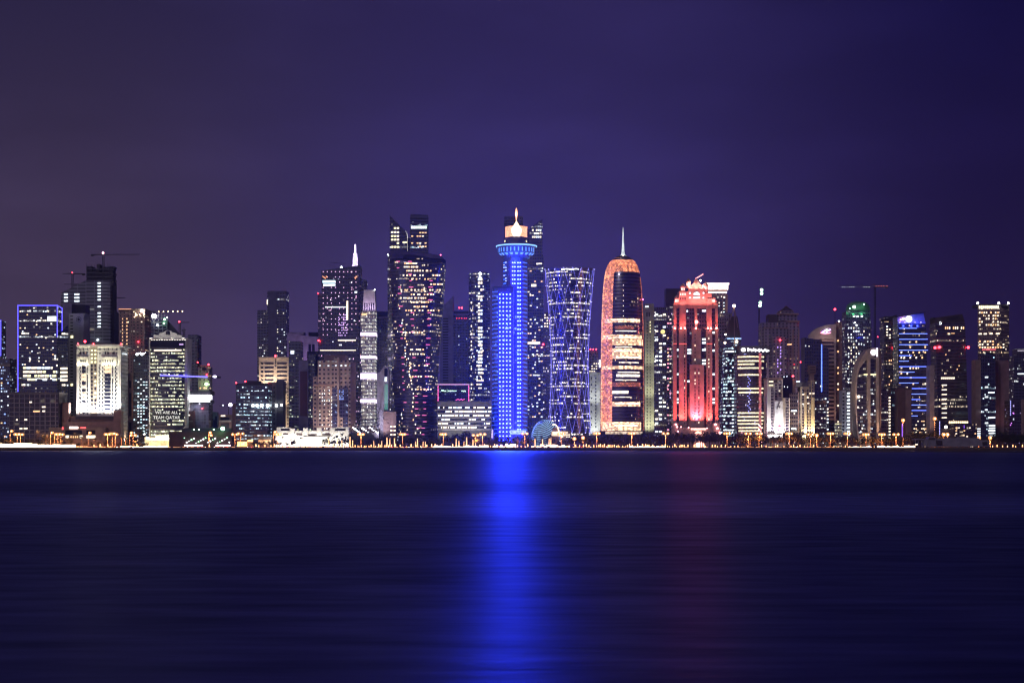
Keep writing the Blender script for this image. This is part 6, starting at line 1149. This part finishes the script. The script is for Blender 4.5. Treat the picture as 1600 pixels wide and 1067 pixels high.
# glowing panels added for the streaks of passing car lights
def trail(a, b, Y, h, mat, label, uneven=True):
    root('light_trail', label, 'light barrier', (a+b)/2, Y); x = a; i = 0
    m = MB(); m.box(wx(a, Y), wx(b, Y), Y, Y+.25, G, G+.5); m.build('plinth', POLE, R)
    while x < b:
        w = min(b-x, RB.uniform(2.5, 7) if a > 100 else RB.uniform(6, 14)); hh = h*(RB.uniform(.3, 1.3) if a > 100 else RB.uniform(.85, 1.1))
        m = MB(); m.box(wx(x, Y)+.05, wx(x+w, Y)-.05, Y+.05, Y+.2, G+.5, G+.5+hh); m.build('glowing_panel', mat, R); x += w+(RB.uniform(0, 5) if mat.name == 'trail_orange' else 0)
TRAILW = em('trail_white', (1, .7, .42), 6, True, .4, .15); TRAILV = em('trail_cool', (1, .72, .55), 2.8, True, .6, .15); TRAILO = em('trail_orange', (1, .42, .16), 1.8, True, .8, .15)
trail(-6, 58, 2003.6, 4.6, TRAILW, 'tall dazzling white light barrier along the quay at the left edge'); trail(58, 118, 2003.6, 3.2, TRAILW, 'lower dazzling white light barrier ending before the shop front')
trail(118, 176, 2038, 1.5, TRAILO, 'dim orange light barrier behind the road before the white classical tower'); trail(676, 764, 2003.8, 2.2, TRAILV, 'long dazzling white light barrier on the quay before the car park')
trail(548, 676, 2003.8, .7, TRAILO, 'thin orange light barrier between the white pavilion and the car park'); trail(983, 1040, 2003.8, 1.3, TRAILW, 'short white light barrier before the orange domed tower'); trail(1325, 1362, 2003.8, 1.6, TRAILV, 'short white light barrier before the arch tower'); trail(1371, 1430, 2003.8, 1.6, TRAILW, 'white light barrier ending at the pier building')
trail(403, 520, 2004.2, .6, TRAILO, 'thin orange light barrier before the white pavilion'); trail(770, 806, 2038, 3.4, TRAILW, 'patchy white light barrier under the blue dotted tower'); trail(830, 890, 2038, 3.0, TRAILV, 'patchy white light barrier under the striped dome'); trail(182, 262, 2040, 1.6, TRAILW, 'pale light barrier before the narrow dark tower and the lettered tower'); trail(1200, 1250, 2003.9, .7, TRAILO, 'thin orange light barrier before the white arched block'); trail(1062, 1196, 2003.9, .5, TRAILO, 'thin orange light barrier before the red floodlit tower'); trail(1254, 1322, 2003.9, .5, TRAILO, 'thin orange light barrier before the finned tower'); trail(262, 400, 2004.2, .4, TRAILO, 'low orange light barrier before the site hoarding'); trail(895, 983, 2003.9, .6, TRAILO, 'thin orange light barrier between the striped dome and the orange domed tower')
# cars
def car_proto(col, nm):
    p = proto('parked_car'); prof_ = [(-2.2, .35), (-2.25, .8), (-1.5, .95), (-.9, 1.42), (.7, 1.45), (1.35, .98), (2.15, .85), (2.25, .35)]; m = MB()
    f = [(x, -.85, z) for x, z in prof_]; b = [(x, .85, z) for x, z in prof_]; m.face(f); m.face(b[::-1])
    for i in range(len(f)): j = (i+1) % len(f); m.face([f[i], b[i], b[j], f[j]])
    m.build('body', pm('car_paint_'+nm, col, .3, .2), p)
    m = MB(); m.prism([(-.85, -.87, 1.36), (.66, -.87, 1.38), (1.2, -.87, 1.0), (1.2, .87, 1.0), (.66, .87, 1.38), (-.85, .87, 1.36)], .98); m.build('glasshouse', DGLASS, p)
    for x in (-1.4, 1.4):
        for y in (-.86, .86): m = MB(); m.tube([(x, y-.1, .34), (x, y+.1, .34)], .34, 12); m.build('wheel', pm('tyre', (.02, .02, .02)), p)
    for y in (-.6, .6): m = MB(); m.ball((2.25, y, .66), .3, 8, 5); m.build('headlight', WHITEB, p); m = MB(); m.ball((-2.25, y, .7), .24, 8, 5); m.build('tail_light', RED, p)
    return p
cars = []
for nm, col in (('white', (.7, .7, .7)), ('silver', (.4, .4, .42)), ('black', (.02, .02, .025)), ('red', (.35, .03, .03))):
    p = car_proto(col, nm); pp = [px for px in [186, 205, 268, 290, 306, 318, 338, 352, 390, 452, 478, 505, 540, 566, 580, 610, 636, 662, 700, 731, 779, 790, 803, 818, 836, 848, 857, 871, 886, 905, 926, 952, 1098, 1130, 1215, 1248, 1268, 1344, 1356, 1390]]
    for i, px in enumerate(pp):
        if i % 4 != ('white', 'silver', 'black', 'red').index(nm): continue
        Y = RB.choice([2019, 2023, 2029, 2033]); o = p if i < 4 else clone(p, 'parked_car', px, Y)
        o.location = (wx(px, Y), Y, G+.004); o.rotation_euler = (0, 0, (0 if Y < 2026 else math.pi)+RB.uniform(-.5, .5)*(0)); tag(o, None, 'car', 'cars on the corniche road'); cars.append((px, o, nm))
label_row(cars, 'car with bright headlights on the road')
# trees
def tree_proto(sd, kind):
    p = proto('broadleaf_tree'); r = random.Random(sd); m = MB(); m.tube([(0, 0, 0), (.1, 0, 2), (.0, .1, 4.2)], .34, 7, .2)
    for k in range(5):
        a = 2*math.pi*k/5+r.random(); m.tube([(0, 0, 2.6+.2*k), (1.1*math.cos(a), 1.1*math.sin(a), 4.4+.2*k), (2.4*math.cos(a), 2.4*math.sin(a), 5.6+.3*k)], .14, 5, .05)
    m.build('trunk', pm('bark', (.09, .06, .04), .9, scale=2), p); m = MB(); blobs = [(r.uniform(-2.6, 2.6), r.uniform(-2.4, 2.4), r.uniform(4.4, 8.2), r.uniform(1.3, 2.4)) for _ in range(13)]
    for _ in range(620):
        bx_, by_, bz_, br = r.choice(blobs); v = Vector((r.gauss(0, 1), r.gauss(0, 1), r.gauss(0, .8))).normalized()*br*r.uniform(.55, 1.05); c = Vector((bx_, by_, bz_))+v
        n = Vector((r.gauss(0, 1), r.gauss(0, 1), r.gauss(0, 1))).normalized(); a = n.orthogonal().normalized()*r.uniform(.22, .45); b = n.cross(a)*r.uniform(.5, 1)
        m.face([c-a, c-b, c+a, c+b])
    m.build('crown', pm('foliage_'+'abc'[kind], ((.04, .05, .025), (.05, .05, .025), (.03, .04, .025))[kind], .7, scale=.6), p); return p
def palm_proto(sd, wrapped):
    p = proto('palm_tree'); r = random.Random(sd); h = r.uniform(8.5, 10.5); m = MB(); m.tube([(0, 0, 0), (.12, 0, h*.5), (0, .1, h)], .3, 7, .22); m.build('trunk', pm('palm_bark', (.2, .13, .08), .9, scale=3), p); m = MB()
    for k in range(22):
        a = 2*math.pi*k/22*1.0+r.uniform(-.2, .2); e = r.uniform(-.5, .9); L = r.uniform(2.4, 3.4); d = Vector((math.cos(a), math.sin(a), 0)); s = Vector((-d.y, d.x, 0)); pts = []
        for q in range(6):
            f = q/5; pts.append(Vector((0, .1, h))+d*L*f*(.5+.5*math.cos(e))+Vector((0, 0, L*(math.sin(e)*f-.75*f*f+.3*f))))
        for q in range(5):
            w0, w1 = .5*(1-q/5.5), .5*(1-(q+1)/5.5); dr = Vector((0, 0, .3))
            m.face([pts[q], pts[q+1], pts[q+1]+s*w1-dr*w1, pts[q]+s*w0-dr*w0]); m.face([pts[q], pts[q]-s*w0-dr*w0, pts[q+1]-s*w1-dr*w1, pts[q+1]])
    m.build('crown', pm('palm_leaf', (.05, .075, .03), .6, scale=1), p)
    if wrapped: m = MB(); m.tube([(0, 0, .8), (.12, 0, h*.5), (0, .1, h-1.2)], .5, 7, .4); m.build('trunk_glow', em('uplit_trunk', (1, .5, .22), 2.2, True, .5, .8), p)  # glowing sleeve stands in for uplight falling on the trunk
    return p
TP = [tree_proto(20+i, i % 3) for i in range(6)]; PP = [palm_proto(50+i, False) for i in range(3)]; PW = [palm_proto(60+i, True) for i in range(3)]
usedp = set(); trees, palms = [], []
def place(protos, i, px, Y, s, name, acc, adj, cat, grp, rz=None):
    p = protos[i % len(protos)]; o = p if id(p) not in usedp else clone(p, name, px, Y); usedp.add(id(p)); o.location = (wx(px, Y), Y, G); o.scale = (s, s, s*RB.uniform(.85, 1.1)); o.rotation_euler = (0, 0, RB.uniform(0, 6.28) if rz is None else rz); tag(o, None, cat, grp); acc.append((px, o, adj))
i = 0
def run(a, b, step, s0, s1):
    global i; px = a
    while px < b: place(TP, i, px, RB.uniform(2050, 2078), RB.uniform(s0, s1), 'broadleaf_tree', trees, '', 'tree', 'dark trees along the corniche'); i += 1; px += step*RB.uniform(.7, 1.4)
run(-6, 112, 7.5, .9, 1.55); run(122, 180, 9, .6, .95); run(186, 232, 11, .7, 1.0); run(398, 460, 8.5, .7, 1.15); run(505, 600, 7.5, 1.0, 1.45); run(600, 690, 6.5, 1.0, 1.7); run(700, 752, 5, 1.5, 2.0); run(756, 830, 8, 1.0, 1.5); run(836, 930, 8.5, .9, 1.5)
run(892, 1008, 6.5, 1.4, 1.9); run(1004, 1050, 5.5, 1.5, 2.0); run(1050, 1100, 5, 1.6, 2.1); run(1102, 1200, 5.5, 1.5, 2.1); run(1204, 1330, 5.5, 1.3, 1.9); run(1330, 1420, 7, 1.2, 1.8); run(1420, 1470, 5, 1.8, 2.3); run(1470, 1560, 8, 1.1, 1.7); run(1556, 1612, 5, 1.7, 2.4)
label_row(trees, 'dark leafy tree')
for k, px in enumerate([127, 149, 190, 196, 213, 442, 455, 470, 505, 522, 530, 535, 540, 593, 745, 809, 836, 846, 1207, 1215, 1166, 1172]): place(PP, k, px, RB.uniform(2041, 2048), RB.uniform(.9, 1.5), 'palm_tree', palms, 'bare trunked', 'palm tree', 'palms along the corniche')
for k, px in enumerate([513.5, 527, 534, 547, 551, 584, 596.5, 604.5, 609, 616.4, 649.4, 652.4, 661, 664.6, 713, 717, 725, 729, 739, 743, 836, 847.6, 858, 860.6]): place(PW, k, px, RB.uniform(2038.5, 2041), RB.uniform(.85, 1.6), 'palm_tree', palms, 'uplit', 'palm tree', 'palms along the corniche')
label_row(palms, 'palm tree')
# ------------------------------------------------------------------ the humid night air over the city
m = bpy.data.materials.new('haze'); m.use_nodes = True; m.node_tree.nodes.clear(); t = NT(m.node_tree)
v = t.node('ShaderNodeVolumePrincipled'); v.inputs['Color'].default_value = (.95, .95, .97, 1); v.inputs['Density'].default_value = 0.5e-4; v.inputs['Anisotropy'].default_value = .7
o = t.node('ShaderNodeOutputMaterial'); m.node_tree.links.new(v.outputs[0], o.inputs['Volume'])
hb = MB(); hb.box(-9100, 9100, -400, 14100, -3, 330); tag(hb.build('haze', m), kind='stuff')
sc.cycles.volume_bounces = 0
